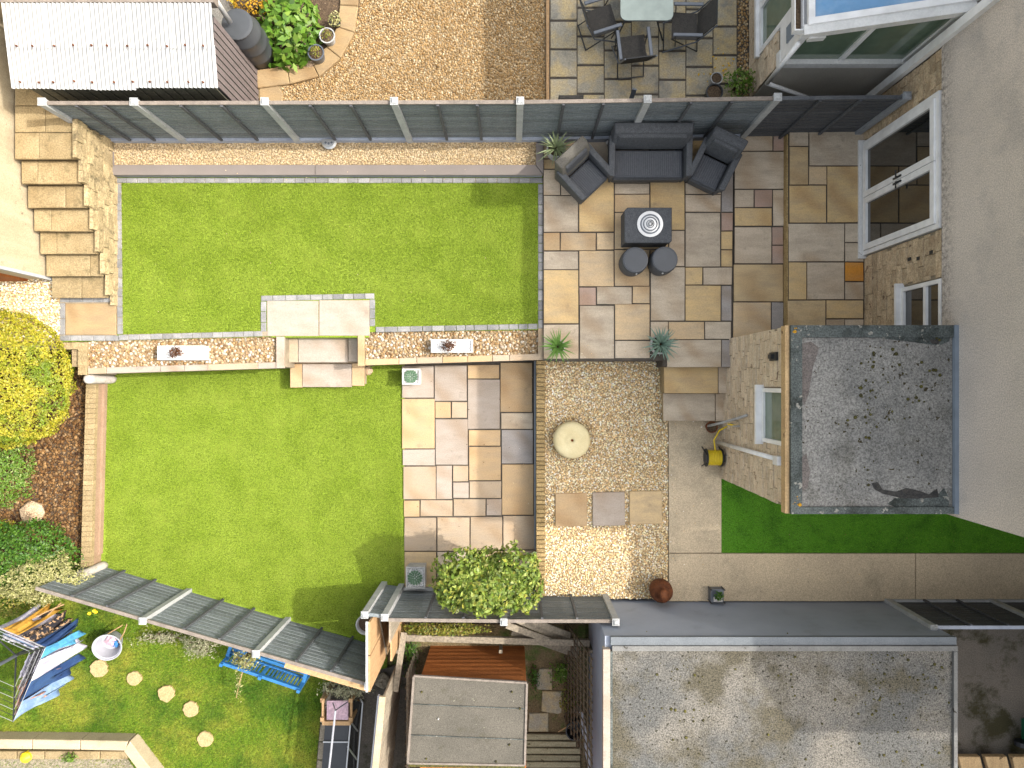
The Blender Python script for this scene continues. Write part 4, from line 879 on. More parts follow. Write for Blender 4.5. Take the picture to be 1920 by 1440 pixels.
pb = mk(MB().tube([(CX-.05, CY-.10, 3.18), (CX-.05, CY-.14, 1.95)], .034), 'downpipe', M['upvc'], cv, smooth=True)
mk(MB().tube([(CX-.06, CY-.14, 1.95), (4.9, CY-.16, 1.42), (5.25, CY-.16, 1.25)], .032), 'waste_pipe', M['upvc'], cv, smooth=True)
mk(MB().box(5.80, 4.62, 1.2, 5.89, 4.74, 6.0), 'corner_downpipe', M['upvc'], cv)
mk(MB().box(CX-.01, CY+.10, 2.75, CX-.06, CY+.33, 3.0), 'flue_cover', M['lead'], cv)

# ------------------------------------------------------------------ neighbour's garden above the fence
terrace('neighbour_gravel', [(-4.35, 4.2), (-4.35, 7.2), (.60, 7.2), (.60, 4.2)], .8, .942, M['gravel_bed'])
pebbles([(-4.3, 4.2), (-4.3, 6.7), (.57, 6.7), (.57, 4.2)], .952, .031, 'gravel', M['gravel_brown'])
mk(MB().box(.585, 4.24, .9, .635, 7.2, 1.03), 'timber_edging', M['timber_new'], kind='structure')
npat = mk(MB().prism([(.64, 4.26), (3.85, 4.26), (3.85, 7), (.64, 7)], .9, .99), 'neighbour_patio', M['mortar'], kind='structure')
M['old_slab'] = surf('old_riven_slab', C(.33,.30,.235), C(.44,.345,.19), scale=3.2, lo=.42, hi=.62, grain=(40,.2), bump=(14,.012), rand=.1, stain=(C(.21,.20,.175), 2.5, .52, .66))
for ci in range(7):
    x0 = .655+ci*.465; x1 = min(x0+.45, 3.84); off = (0, .27, .02, .28, .03, .30, .1)[ci]
    y = 4.27-off
    while y < 6.9:
        ya = max(y, 4.27)
        if y+.45-ya > .06: mk(MB().prism([(x0, ya), (x1, ya), (x1, y+.452), (x0, y+.452)], .95, 1.0+rnd.uniform(0, .008), .008).jit(.002), 'paving_slab', M['old_slab'], npat)
        y += .49
pebbles([(3.86, 4.5), (3.86, 7), (4.05, 7), (4.05, 4.5)], .985, .04, 'gravel', M['gravel_brown'])
# curved bed edging and planting
bedc = P(560, 0, .95)
ed = mk(MB().prism(poly([(485,190),(485,150),(590,140),(640,95),(672,30),(676,-60),(440,-60),(440,120),(480,185)], .97), .9, .968), 'planting_bed', M['soil'], kind='structure')
arc = [(480, 148), (540, 140), (590, 128), (625, 98), (648, 55), (654, 10), (655, -45)]
def offs(k, o):
    a = arc[max(k-1, 0)]; b = arc[min(k+1, len(arc)-1)]; d = Vector((b[0]-a[0], b[1]-a[1])).normalized(); return (arc[k][0]-d.y*o, arc[k][1]+d.x*o)
for k in range(len(arc)-1):
    q = [offs(k, -17), offs(k+1, -17), offs(k+1, 17), offs(k, 17)]
    g = Vector((q[1][0]-q[0][0], q[1][1]-q[0][1])).normalized()*.45
    q = [(q[0][0]+g.x, q[0][1]+g.y), (q[1][0]-g.x, q[1][1]-g.y), (q[2][0]-g.x, q[2][1]-g.y), (q[3][0]+g.x, q[3][1]+g.y)]
    mk(MB().prism(poly(q, 1.02), .95, 1.02, .012), 'kerb_stone', M['brown_d'], ed)
mk(MB().prism(poly([(486,155),(520,160),(530,175),(528,196),(486,196)], .98), .93, .98, .01), 'paving_slab', M['brown_d'], ed)
def bush(name, label, cat, px, py, zc, r, n, size, m, zb, seed=0, lump=.22, group=None, **k):
    x, y = P(px, py, zc); t = thing(name, label, cat, (x, y, zb), group)
    crown((x, y, zc), r, n, size, 'foliage', M[m], t, seed=seed, lump=lump, **k)
    st_ = MB()
    for i in range(7):
        a = i*.9; st_.tube([(x+rnd.uniform(-.04,.04), y+rnd.uniform(-.04,.04), zb-.05), (x+math.cos(a)*r[0]*.3, y+math.sin(a)*r[1]*.3, zc-r[2]*.2), (x+math.cos(a)*r[0]*.6, y+math.sin(a)*r[1]*.6, zc+r[2]*.25)], .014, 5)
    mk(st_, 'stems', M['bark'], t); return t
# large-leaved shrub, every visible leaf an upright paddle
x, y = P(535, 50, 1.25)
t = thing('large_leaved_shrub', 'lush shrub with large glossy mottled leaves beside the water butt', 'shrub', (x, y, .95))
n = 620; D = rng.normal(size=(n, 3)); D /= np.linalg.norm(D, axis=1)[:, None]; D[:, 2] = np.abs(D[:, 2])
Cn = D*np.array([.60, .70, .52])*(rng.uniform(.35, 1, n)**.5)[:, None]+np.array([x, y, 1.0])
Vv, Ff = leafmesh(Cn, D*.7+rng.normal(size=(n, 3))*.35+np.array([0, -.2, .5]), .17, .48, .22)
bulk(Vv, Ff, 'foliage', M['leaf_big'], t)
mb = MB()
for i in range(16):
    a = i*.4; mb.tube([(x, y, .9), (x+math.cos(a)*.2, y+math.sin(a)*.22, 1.15), (x+math.cos(a)*.45, y+math.sin(a)*.5, 1.3)], .012, 5)
mk(mb, 'stems', M['bark'], t)
bush('yellow_shrub', 'small yellow and rust shrub behind the water butt at the top edge', 'shrub', 470, 5, 1.2, (.35, .22, .25), 500, .05, 'leaf_yellowstem', .95, 4)
# pots by the curved kerb
def pot(name, label, cat, px, py, zb, r, h, m, plantm=None, nl=80, ls=.05, pr=None, group=None):
    x, y = P(px, py, zb+h); t = thing(name, label, cat, (x, y, zb), group)
    mk(MB().lathe(x, y, [(r*.72, zb), (r*.95, zb+h*.85), (r*1.03, zb+h*.86), (r*1.03, zb+h), (r*.88, zb+h), (r*.86, zb+h*.86), (.001, zb+h*.85)], 22), 'pot_body', M[m], t, smooth=False)
    mk(MB().lathe(x, y, [(r*.85, zb+h*.84), (r*.85, zb+h*.9), (.001, zb+h*.91)], 14), 'soil', M['soil'], t)
    if plantm: crown((x, y, zb+h+.03), pr or (r*.7, r*.7, .08), nl, ls, 'foliage', M[plantm], t, lump=.3)
    return t
pot('plant_pot', 'glazed pinkish-rimmed pot of orange succulents, middle pot on the curved kerb', 'pot', 613, 66, 1.02, .13, .2, 'grey_pot', 'leaf_hedge', 70, .035)
pot('plant_pot', 'dark glazed pot with orange leaves on the curved kerb beside a flat stone', 'pot', 592, 98, 1.02, .135, .22, 'grey_metal', 'leaf_hedge', 90, .04)
pot('plant_pot', 'small dark pot with green and yellow foliage, topmost on the curved kerb', 'pot', 628, 38, 1.02, .09, .14, 'black_plastic', 'leaf_pale', 110, .045, (.11, .13, .1))
mk(MB().lathe(*P(578, 116, 1.05), [(.001, .96), (.085, .97), (.09, 1.02), (.05, 1.06), (.001, 1.065)], 9).jit(.01), 'flat_stone', M['rock'], cat='stone', label='flat grey stone beside the dark glazed pot')
# water butt
x, y = P(486, 100, 1.1); x, y = -4.29, 5.62
wb = thing('water_butt', 'dark grey ribbed water barrel below a white downpipe', 'water butt', (x, y, .95))
mk(MB().lathe(x, y, [(.24, .95), (.26, 1.2), (.275, 1.22), (.27, 1.25), (.28, 1.5), (.29, 1.52), (.28, 1.55), (.28, 1.78), (.29, 1.80), (.275, 1.83), (.24, 2.0), (.235, 2.02)], 28), 'barrel', M['butt'], wb, smooth=True)
mk(MB().lathe(x, y, [(.20, 2.0), (.245, 2.02), (.245, 2.05), (.20, 2.06), (.001, 2.075)], 24), 'lid', M['butt'], wb)
mk(MB().cyl((x-.28, y-.05, 1.1), (x-.36, y-.05, 1.1), .025), 'tap', M['black_plastic'], wb)
# shed with white corrugated roof
sh = thing('corrugated_shed', 'shed with white corrugated sheet roof and grey-brown cladding at the top left', 'shed', (-5.8, 4.9, .95))
SX0, SX1, SY0, SY1 = -7.15, -4.36, 4.40, 5.38
mk(MB().add([(SX0, SY0, .9), (SX1, SY0, .9), (SX1, SY1, .9), (SX0, SY1, .9), (SX0, SY0, 2.76), (SX1, SY0, 2.76), (SX1, SY1, 2.94), (SX0, SY1, 2.94)], [(0,3,2,1),(4,5,6,7),(0,1,5,4),(1,2,6,5),(2,3,7,6),(3,0,4,7)]), 'wall', M['gap_shade'], sh)
for k in range(9):
    y0 = SY0+k*(SY1-SY0)/9; y1 = y0+(SY1-SY0)/9-.022
    mk(MB().add([(SX1+.002, y0, .95), (SX1+.018, y0, .95), (SX1+.018, y1, .95), (SX1+.002, y1, .95), (SX1+.002, y0, 2.77), (SX1+.018, y0, 2.77), (SX1+.018, y1, 2.77), (SX1+.002, y1, 2.77)], [(0,3,2,1),(4,5,6,7),(0,1,5,4),(1,2,6,5),(2,3,7,6),(3,0,4,7)]), 'cladding_board', M['cladding'], sh)
for k in range(17):
    x0 = SX0+k*(SX1-SX0)/17
    mk(MB().box(x0, SY0-.022, .95, x0+(SX1-SX0)/17-.03, SY0-.004, 2.74), 'cladding_board', M['cladding_dark'], sh)
def sheet(x0, x1, y0, y1, z0, z1, parent, pitch=.062, amp=.016):
    n = int((x1-x0)/pitch*6)
    xs = np.linspace(x0, x1, n+1); hz = amp*np.cos((xs-x0)/pitch*2*np.pi)
    V = np.concatenate([np.stack([xs, np.full(n+1, y0), z0+hz], 1), np.stack([xs, np.full(n+1, y1), z1+hz], 1)])
    i = np.arange(n)[:, None]; Fq = np.concatenate([i, i+1, i+n+2, i+n+1], 1)
    bulk(V, Fq, 'roof_sheet', M['shed_roof'], parent, True)
ym = 4.83
for i in range(5):
    xa = -7.28+i*.6; xb = min(xa+.62, -4.29)
    sheet(xa, xb, 4.30+rnd.uniform(-.018, .018), ym+.06, 2.79+.002*(i % 2), 2.905+.002*(i % 2), sh)
    sheet(xa+.012, xb, ym, 5.43, 2.91+.002*(i % 2), 3.02+.002*(i % 2), sh)
for (yy, zz) in ((4.38, 2.848), (4.86, 2.945)):
    for k in range(11):
        xx = -7.15+k*.27+rnd.uniform(-.04, .04); mk(MB().lathe(xx, yy+rnd.uniform(-.01, .01), [(.016, zz-.01), (.014, zz+.012), (.001, zz+.016)], 7), 'roof_bolt', M['rust'], sh)
mk(MB().box(-7.30, 5.44, 2.86, -4.25, 5.56, 3.02), 'ridge_board', M['bare_rail'], sh)
# drainpipe over the water butt and wall beyond shed
mk(MB().cyl((-4.36, 5.60, 2.16), (-4.36, 5.72, 3.4), .04), 'drainpipe', M['upvc'], cat='drainpipe', label='white downpipe dropping into the grey water butt', smooth=True)
bw2 = thing('back_wall', 'pale weathered wall and ledge along the very top left edge behind the shed', 'wall', (-6, 5.9, .9))
mk(MB().box(-8.6, 5.60, .9, -4.75, 5.75, 3.02), 'wall_face', M['cream_wall'], bw2)
mk(MB().box(-8.6, 5.752, .9, -4.78, 6.5, 2.7), 'ledge', M['felt'], bw2)
mk(MB().prism([(-4.34, 5.40), (-4.34, 7.2), (-3.75, 7.2), (-3.95, 5.0), (-4.34, 4.9)], .9, .965), 'side_path', M['old_concrete'], kind='structure')

# ------------------------------------------------------------------ plants on the left
bush('golden_shrub', 'large rounded golden-yellow shrub beside the mulch bed', 'shrub', 2, 712, .95, (1.24, 1.20, .78), 30000, .048, 'leaf_gold', .05, 1, .07, inner=.88)
bush('variegated_shrub', 'green and cream variegated shrub below the golden shrub', 'shrub', -12, 882, .7, (.72, .62, .45), 8000, .045, 'leaf_green', .05, 2, .2, inner=.75)
bush('dark_green_shrub', 'dark green shrub at the left above the slate fence', 'shrub', 48, 1040, .75, (.76, .58, .5), 8000, .058, 'leaf_dark', .05, 3, .3, inner=.7)
bush('pale_shrub', 'pale cream variegated shrub leaning over the slate fence end', 'shrub', 78, 1083, .95, (.68, .42, .42), 7000, .045, 'leaf_pale', 0, 5, .35, inner=.65)
bush('golden_shrub', 'small yellow shrub at the left edge beside the boulder', 'shrub', -6, 1000, .5, (.32, .28, .3), 1200, .04, 'leaf_gold', .05, 6, .2)
bush('mixed_shrub', 'low olive-green shrub at the left edge above the washing', 'shrub', 8, 1120, .25, (.6, .35, .25), 1800, .05, 'leaf_hedge', -.2, 8, .3)
# bush on the lower patio
bush('round_bush', 'round glossy green and yellow bush growing over the fence on the lower patio', 'bush', 916, 1090, 1.62, (.72, .47, .44), 4200, .085, 'leaf_bay', .03, 9, .16, inner=.78, asp=.55)
rb = bpy.data.objects['round_bush']
for (px, py, zc, r, n_, sd) in ((868, 1070, 1.72, (.42, .34, .34), 1300, 31), (958, 1068, 1.74, (.44, .36, .34), 1300, 32), (905, 1112, 1.80, (.46, .34, .34), 1300, 33), (978, 1108, 1.62, (.34, .32, .3), 800, 34), (850, 1104, 1.62, (.32, .3, .3), 800, 35)):
    crown((*P(px, py, zc), zc), r, n_, .085, 'leafy_lobe', M['leaf_bay'], rb, seed=sd, lump=.3, inner=.7, asp=.55)

# stray stones and litter kicked on to the hard surfaces
def litter(poly_, z, n, name, m, s, **k):
    X, Y = scatter(poly_, 1.0/(n**.5)*1.0, .5); n = len(X); T = ICO[None]*(rng.uniform(.5, 1.0, (n, 1, 1))*s)*np.array([1, .8, .5])
    V = np.stack([T[..., 0]+X[:, None], T[..., 1]+Y[:, None], T[..., 2]+z], -1).reshape(-1, 3)
    Fc = (ICOF[None]+(np.arange(n)*12)[:, None, None]).reshape(-1, 3)
    bulk(V, Fc, name, m, None, True, kind='stuff')
litter([(2.82, .2), (2.82, -3.8), (6.5, -3.8), (6.5, -3.05), (3.7, -3.05), (3.7, .2)], ZG+.003, 9, 'stray_stones', M['gravel'], .014)
litter([(2.60, .2), (2.60, -3.7), (3.0, -3.7), (3.0, .2)], ZG+.003, 50, 'stray_stones', M['gravel'], .012)
litter([(.0, .3), (.0, -3.7), (.40, -3.7), (.40, .3)], .036, 14, 'stray_stones', M['gravel'], .009)
litter([(.6, .45), (.6, .75), (2.6, .75), (2.6, .45)], ZM+.009, 30, 'stray_stones', M['gravel'], .009)
litter([(-7.2, 3.45), (-7.2, 3.72), (.5, 3.72), (.5, 3.45)], 1.105, 7, 'stray_stones', M['gravel_cream'], .012)
litter([(-1.9, .3), (-1.9, -3.7), (.38, -3.7), (.38, .3)], .037, 3, 'leaf_litter', M['mulch'], .012)
litter([(3.8, -3.0), (3.8, -1.8), (9, -1.8), (9, -3.0)], ZG+.02, 3, 'leaf_litter', M['mulch'], .011)
litter([(-6.7, .9), (-6.7, 3.3), (.3, 3.3), (.3, .9)], ZL+.03, 2, 'leaf_litter', M['gravel_cream'], .009)

_cx, _cy = P(1073, 826, .6)
litter([(_cx+math.cos(a)*.42, _cy+math.sin(a)*.42) for a in np.linspace(0, 6.0, 14)], ZG+.01, 500, 'gravel_around_fountain', M['gravel_brown'], .014)

# ------------------------------------------------------------------ garden furniture
def seat(name, label, cat, cx, cy, W, D, ang, z0=1.004, back_h=.86, pale_back=None, cushions=1, group=None):
    """rattan seat; local +y is the back. ang turns it about z"""
    t = thing(name, label, cat, (cx, cy, z0), group)
    def q(mb): return mb.xf(ang, cx, cy, z0)
    a = .105; hw, hd = W/2, D/2; ah = .60
    # shell: flared arms, front apron, back
    def arm(s):
        mb = MB(); x0, x1 = s*(hw-a), s*hw
        xi0, xo0 = s*(hw-a+.005), s*(hw-.06)
        vs = [(xi0,-hd+.05,.06),(xo0,-hd+.05,.06),(xo0,hd-.05,.06),(xi0,hd-.05,.06),(x0,-hd,ah),(x1,-hd+.02,ah),(x1,hd-.08,ah+.06),(x0,hd-.08,ah+.06)]
        if s < 0: vs = [vs[i] for i in (1,0,3,2,5,4,7,6)]
        return mb.add(vs, [(0,3,2,1),(4,5,6,7),(0,1,5,4),(1,2,6,5),(2,3,7,6),(3,0,4,7)])
    for s in (-1, 1): mk(q(arm(s)), 'arm', M['rattan_pale'] if (pale_back and s < 0 and 0) else M['rattan'], t)
    b = MB().add([(-hw+.05, hd-.13, .06), (hw-.05, hd-.13, .06), (hw-.05, hd-.03, .06), (-hw+.05, hd-.03, .06), (-hw+.05, hd-.24, .55), (hw-.05, hd-.24, .55), (hw-.02, hd-.02, .55), (-hw+.02, hd-.02, .55),
                  (-hw+.06, hd-.13, back_h-.02), (hw-.06, hd-.13, back_h-.02), (hw-.05, hd+.03, back_h), (-hw+.05, hd+.03, back_h)],
                 [(0,3,2,1),(0,1,5,4),(1,2,6,5),(2,3,7,6),(3,0,4,7),(4,5,9,8),(5,6,10,9),(6,7,11,10),(7,4,8,11),(8,9,10,11)])
    mk(q(b), 'backrest', M['rattan_pale'] if pale_back else M['rattan'], t)
    mk(q(MB().add([(-hw+a, -hd+.05, .06), (hw-a, -hd+.05, .06), (hw-a, -hd+.12, .06), (-hw+a, -hd+.12, .06), (-hw+a-.005, -hd+.015, .36), (hw-a+.005, -hd+.015, .36), (hw-a+.005, -hd+.12, .36), (-hw+a-.005, -hd+.12, .36)], [(0,3,2,1),(4,5,6,7),(0,1,5,4),(1,2,6,5),(2,3,7,6),(3,0,4,7)])), 'front_panel', M['rattan'], t)
    sx0, sx1, sy0, sy1 = -hw+a+.003, hw-a-.003, -hd+.03, hd-.25
    c = mk(q(MB().prism([(sx0, sy0), (sx1, sy0), (sx1, sy1), (sx0, sy1)], .36, .43, .02)), 'seat', M['rattan_seat'], t)
    ribs = MB(); n = int((sx1-sx0-.06)/.034)
    for i in range(n):
        x = sx0+.03+(i+.5)*(sx1-sx0-.06)/n; ribs.prism([(x-.008, sy0+.04), (x+.008, sy0+.04), (x+.008, sy1-.03), (x-.008, sy1-.03)], .429, .435, .003)
    mk(q(ribs), 'seat_ribs', M['rattan_rib'], c, kind='stuff')
    mk(q(MB().add([(sx0, hd-.25, .43), (sx1, hd-.25, .43), (sx1, hd-.16, .43), (sx0, hd-.16, .43), (sx0+.02, hd-.19, back_h-.08), (sx1-.02, hd-.19, back_h-.08), (sx1-.02, hd-.12, back_h-.06), (sx0+.02, hd-.12, back_h-.06)], [(0,3,2,1),(4,5,6,7),(0,1,5,4),(1,2,6,5),(2,3,7,6),(3,0,4,7)])), 'back_cushion', M['rattan'], t)
    for sx in (-1, 1):
        for sy in (-1, 1):
            x, y = sx*(hw-.12), sy*(hd-.12)
            mk(q(MB().box(x-.025, y-.025, 0, x+.025, y+.025, .07)), 'leg', M['black_plastic'], t)
    for o in t.children:
        if not o.name.startswith(('leg',)):
            b_ = o.modifiers.new('soft_edge', 'BEVEL'); b_.width = .028; b_.segments = 3; b_.limit_method = 'ANGLE'; b_.angle_limit = .5
            o.data.polygons.foreach_set('use_smooth', [True]*len(o.data.polygons))
    return t
seat('sofa', 'two-seat charcoal rattan sofa against the fence behind the fire table', 'sofa', 2.25, 3.74, 1.36, .74, 0, back_h=.92)
x, y = P(1093, 323, 1.5); seat('armchair', 'charcoal rattan armchair with paler back rail, left of the sofa', 'armchair', x, y, .72, .72, math.atan2(.69, .72)+0, pale_back=True, group='rattan armchairs beside the sofa')
x, y = P(1338, 308, 1.5); seat('armchair', 'charcoal rattan armchair right of the sofa, turned towards the table', 'armchair', x, y, .68, .74, -math.radians(26), group='rattan armchairs beside the sofa', back_h=.95)
# fire table
x0, y1 = P(1171, 389, 1.52); x1, y0 = P(1260, 455, 1.52)
ft = thing('fire_table', 'charcoal rattan fire table with ringed steel burner lid', 'table', ((x0+x1)/2, (y0+y1)/2, 1.0))
mk(MB().prism([(x0+.02, y0+.02), (x1-.02, y0+.02), (x1-.02, y1-.02), (x0+.02, y1-.02)], 1.0, 1.46, .0), 'table_body', M['rattan'], ft)
mk(MB().prism([(x0+.03, y0), (x1-.03, y0), (x1, y0+.03), (x1, y1), (x0+.05, y1), (x0, y1-.05), (x0, y0+.03)], 1.46, 1.52, .012), 'tabletop', M['rattan'], ft)
cx, cy = P(1219, 420, 1.54)
bl = mk(MB().lathe(cx, cy, [(.212, 1.521), (.212, 1.54), (.165, 1.542), (.163, 1.532)], 40), 'burner_ring', M['steel'], ft)
for (r0, r1, zt, m) in ((.162, .14, 1.533, 'grey_metal'), (.137, .118, 1.545, 'steel'), (.117, .10, 1.535, 'grey_metal'), (.098, .068, 1.552, 'steel'), (.066, .056, 1.54, 'grey_metal'), (.055, .042, 1.556, 'steel')):
    mk(MB().lathe(cx, cy, [(r0, 1.522), (r0, zt), (r1, zt+.003), (r1, 1.522)], 40), 'ring', M[m], bl)
mk(MB().lathe(cx, cy, [(.036, 1.53), (.036, 1.56), (.024, 1.575), (.001, 1.578)], 24), 'knob', M['steel'], bl, smooth=True)
# stools
for (px, py, ang, lb) in ((1191.5, 487, -1.45, 'round dark grey stool with chrome knob, the left one below the fire table'), (1247, 486, -1.7, 'round dark grey stool with chrome knob, the right one below the fire table')):
    x, y = P(px, py, 1.46)
    s = thing('stool', lb, 'stool', (x, y, 1.0), 'round stools by the fire table')
    mk(MB().lathe(x, y, [(.195, 1.0), (.215, 1.04), (.225, 1.2), (.222, 1.38), (.215, 1.43), (.205, 1.445)], 32), 'stool_body', M['rattan'], s, smooth=True)
    mk(MB().lathe(x, y, [(.205, 1.43), (.205, 1.46), (.185, 1.462), (.183, 1.456), (.001, 1.457)], 32), 'stool_top', M['dark_top'], s)
    kx, ky = x+math.cos(ang)*.225, y+math.sin(ang)*.225
    mk(MB().lathe(kx, ky, [(.001, 1.385), (.014, 1.39), (.017, 1.405), (.012, 1.42), (.001, 1.423)], 12), 'knob', M['steel'], s, smooth=True)
# ball light on a spike
x, y = P(1140, 268, 1.1)
bl = thing('garden_light', 'small round white garden light beside the sofa arm', 'light', (x, y, 1.0))
mk(MB().cyl((x, y, .98), (x, y, 1.1), .01), 'spike', M['black_metal'], bl); mk(MB().lathe(x, y, [(.001, 1.08), (.03, 1.09), (.04, 1.12), (.03, 1.15), (.001, 1.16)], 14), 'globe', M['white_pot'], bl, smooth=True)
# solar light on the gravel board
x, y = P(616, 268, 1.2)
bl = thing('solar_light', 'half-round silver solar light on the fence above the gravel strip', 'light', (x, 4.08, 1.1))
mb = MB(); vs = []
mb.lathe(x, 4.09, [(.125, 1.14), (.13, 1.16), (.10, 1.185), (.001, 1.19)], 24)
mb.v = [(a, min(b, 4.12), c) for a, b, c in mb.v]
mk(mb, 'light_body', M['steel'], bl)
for dx in (-.05, .0, .05): mk(MB().lathe(x+dx, 4.045+abs(dx)*.3, [(.018, 1.185), (.02, 1.195), (.001, 1.2)], 10), 'lens', M['grey_metal'], bl)
# spiky plants
def spiky(name, label, px, py, zb, zp, m, n, L, wd, potm, pr, ph, up=.5, group='spiky plants in stone pots'):
    x, y = P(px, py, zp); t = thing(name, label, 'potted plant', (x, y, zb), group)
    mk(MB().lathe(x, y, [(pr*.75, zb), (pr, zb+ph*.4), (pr*1.02, zb+ph*.9), (pr*1.05, zb+ph), (pr*.9, zb+ph), (pr*.88, zb+ph*.88), (.001, zb+ph*.88)], 20), 'pot_body', M[potm], t, smooth=False)
    mk(MB().lathe(x, y, [(pr*.87, zb+ph*.86), (pr*.86, zb+ph*.93), (.001, zb+ph*.95)], 14), 'soil', M['soil'], t)
    for i in range(n):
        a = i*2.39996+rnd.uniform(-.2, .2); f = (i+.5)/n; l = L*rnd.uniform(.8, 1.1); el = 1.35*(1-f)**.8+rnd.uniform(0, .15)
        mb = MB(); K = 6; vs = []; fs = []
        sx, sy = -math.sin(a), math.cos(a); px_, py_, pz_ = x+math.cos(a)*.015, y+math.sin(a)*.015, zb+ph*.95
        e = el
        for k in range(K):
            u = k/(K-1); w = wd*(.75+.6*u if u < .35 else 1.0)*(1-u**1.8)+.0008
            vs += [(px_-sx*w, py_-sy*w, pz_+w*.35), (px_, py_, pz_-.001), (px_+sx*w, py_+sy*w, pz_+w*.35)]
            px_ += math.cos(a)*math.cos(e)*l/(K-1); py_ += math.sin(a)*math.cos(e)*l/(K-1); pz_ += math.sin(e)*l/(K-1); e -= .10+.1*(1-up)
        for k in range(K-1):
            for j in (0, 1): fs.append((k*3+j, k*3+j+1, k*3+j+4, k*3+j+3))
        mk(mb.add(vs, fs), 'leaf', M[m], t, smooth=True)
    return t
spiky('aloe_plant', 'cream-striped spiky plant in grey pot at the fence corner of the patio', 1043, 276, ZM, 1.38, 'leaf_aloe', 36, .34, .017, 'grey_pot', .15, .34)
spiky('yucca_plant', 'green spiky plant in pale pot at the patio corner above the gravel', 1046, 650, ZM, 1.3, 'leaf_yucca', 46, .33, .015, 'white_pot', .12, .26)
spiky('agave_plant', 'blue-green spiky agave in grey pot by the top of the patio steps', 1240, 645, ZM, 1.34, 'leaf_agave', 46, .33, .019, 'grey_pot', .16, .3)
# millstone fountain
x, y = P(1073, 826, .75)
fo = thing('millstone_fountain', 'round cream domed stone water feature standing on the gravel', 'water feature', (x, y, ZG))
mk(MB().lathe(x, y, [(.20, ZG-.02), (.30, .53), (.325, .60), (.325, .66), (.31, .71), (.27, .745), (.17, .755), (.14, .748), (.11, .765), (.07, .772), (.032, .77), (.026, .755), (.02, .70), (.001, .70)], 48), 'stone_dome', M['fountain'], fo, smooth=True)
mk(MB().lathe(x, y, [(.02, .70), (.021, .745), (.001, .747)], 14), 'spout_hole', M['terracotta'], fo)
# long white troughs in the pebble beds
def trough(px0, py0, px1, py1, lb, seed):
    z = 1.06; a = P(px0, py0, z); b = P(px1, py1, z); t = thing('white_trough', lb, 'planter', ((a[0]+b[0])/2, (a[1]+b[1])/2, .86), 'white troughs in the pebble beds')
    X0, X1, Y0, Y1 = a[0], b[0], b[1], a[1]; w = .025
    mk(MB().box(X0, Y0, .86, X1, Y0+w, z).box(X0, Y1-w, .86, X1, Y1, z).box(X0, Y0+w, .86, X0+w, Y1-w, z).box(X1-w, Y0+w, .86, X1, Y1-w, z), 'trough_body', M['white_pot'], t)
    q = [(X0+w, Y0+w), (X1-w, Y0+w), (X1-w, Y1-w), (X0+w, Y1-w)]
    mk(MB().prism(q, .88, z-.035), 'gravel_base', M['white_pot'], t)
    pebbles(q, z-.03, .022, 'chippings', M['white_gravel'], parent=t)
    cx, cy = (X0+X1)/2-.04, (Y0+Y1)/2
    crown((cx, cy, z+.08), (.13, .11, .12), 130, .10, 'foliage', M['leaf_rust'], t, asp=.16, inner=.1)
trough(295, 648, 383, 675, 'white stone trough with dark red plant in the left pebble bed', 1)
trough(808, 636, 886, 661, 'white stone trough with rusty brown plant in the right pebble bed', 2)
# square planters on the lower patio
def sqplanter(px0, py0, px1, py1, zt, lb, m, extra=0, zb=.035):
    a = P(px0, py0, zt); b = P(px1, py1, zt); X0, X1, Y0, Y1 = a[0], b[0], b[1], a[1]
    t = thing('square_planter', lb, 'planter', ((X0+X1)/2, (Y0+Y1)/2, zb), 'square planters on the lower patio'); w = .03; s = .02
    mk(MB().add([(X0+s, Y0+s, zb), (X1-s, Y0+s, zb), (X1-s, Y1-s, zb), (X0+s, Y1-s, zb), (X0, Y0, zt), (X1, Y0, zt), (X1, Y1, zt), (X0, Y1, zt), (X0+w, Y0+w, zt), (X1-w, Y0+w, zt), (X1-w, Y1-w, zt), (X0+w, Y1-w, zt), (X0+w, Y0+w, zt-.04), (X1-w, Y0+w, zt-.04), (X1-w, Y1-w, zt-.04), (X0+w, Y1-w, zt-.04)],
      [(0,3,2,1),(0,1,5,4),(1,2,6,5),(2,3,7,6),(3,0,4,7),(4,5,9,8),(5,6,10,9),(6,7,11,10),(7,4,8,11),(8,9,13,12),(9,10,14,13),(10,11,15,14),(11,8,12,15),(12,13,14,15)]), 'planter_box', M[m], t)
    pebbles([(X0+w, Y0+w), (X1-w, Y0+w), (X1-w, Y1-w), (X0+w, Y1-w)], zt-.035, .018, 'chippings', M['white_gravel'], parent=t)
    cx, cy = (X0+X1)/2-.01, (Y0+Y1)/2; r = (X1-X0)*.34
    for ring, (n_, rr, zz, L) in enumerate(((5, .25, .055, .05), (8, .5, .045, .055), (12, .75, .03, .06), (15, .98, .015, .06))):
        for i in range(n_):
            a_ = 2*math.pi*i/n_+ring*.4; c_ = Vector((cx+math.cos(a_)*r*rr, cy+math.sin(a_)*r*rr, zt-.02+zz)); d = Vector((math.cos(a_), math.sin(a_), .5-.12*ring)).normalized(); sd = Vector((-math.sin(a_), math.cos(a_), 0))
            mk(MB().add([c_-d*L*.5, c_+sd*L*.4, c_+d*L*.45, c_-sd*L*.4, c_-Vector((0,0,.012))], [(0,1,4),(1,2,4),(2,3,4),(3,0,4),(0,3,2,1)]), 'leaf', M['leaf_succulent'], t)
sqplanter(754, 691, 788, 721, .36, 'white square planter with round green succulent, top corner of lower patio', 'white_pot')
sqplanter(761, 1063, 797, 1104, .42, 'weathered grey square planter with succulent beside the round bush', 'grey_pot')
mk(MB().lathe(*P(691, 695, .03), [(.001, -.01), (.07, 0), (.085, .05), (.06, .10), (.001, .12)], 10).jit(.008), 'pebble_rock', M['rock'], cat='rock', label='pinkish egg-shaped stone on the grass beside the lawn steps')

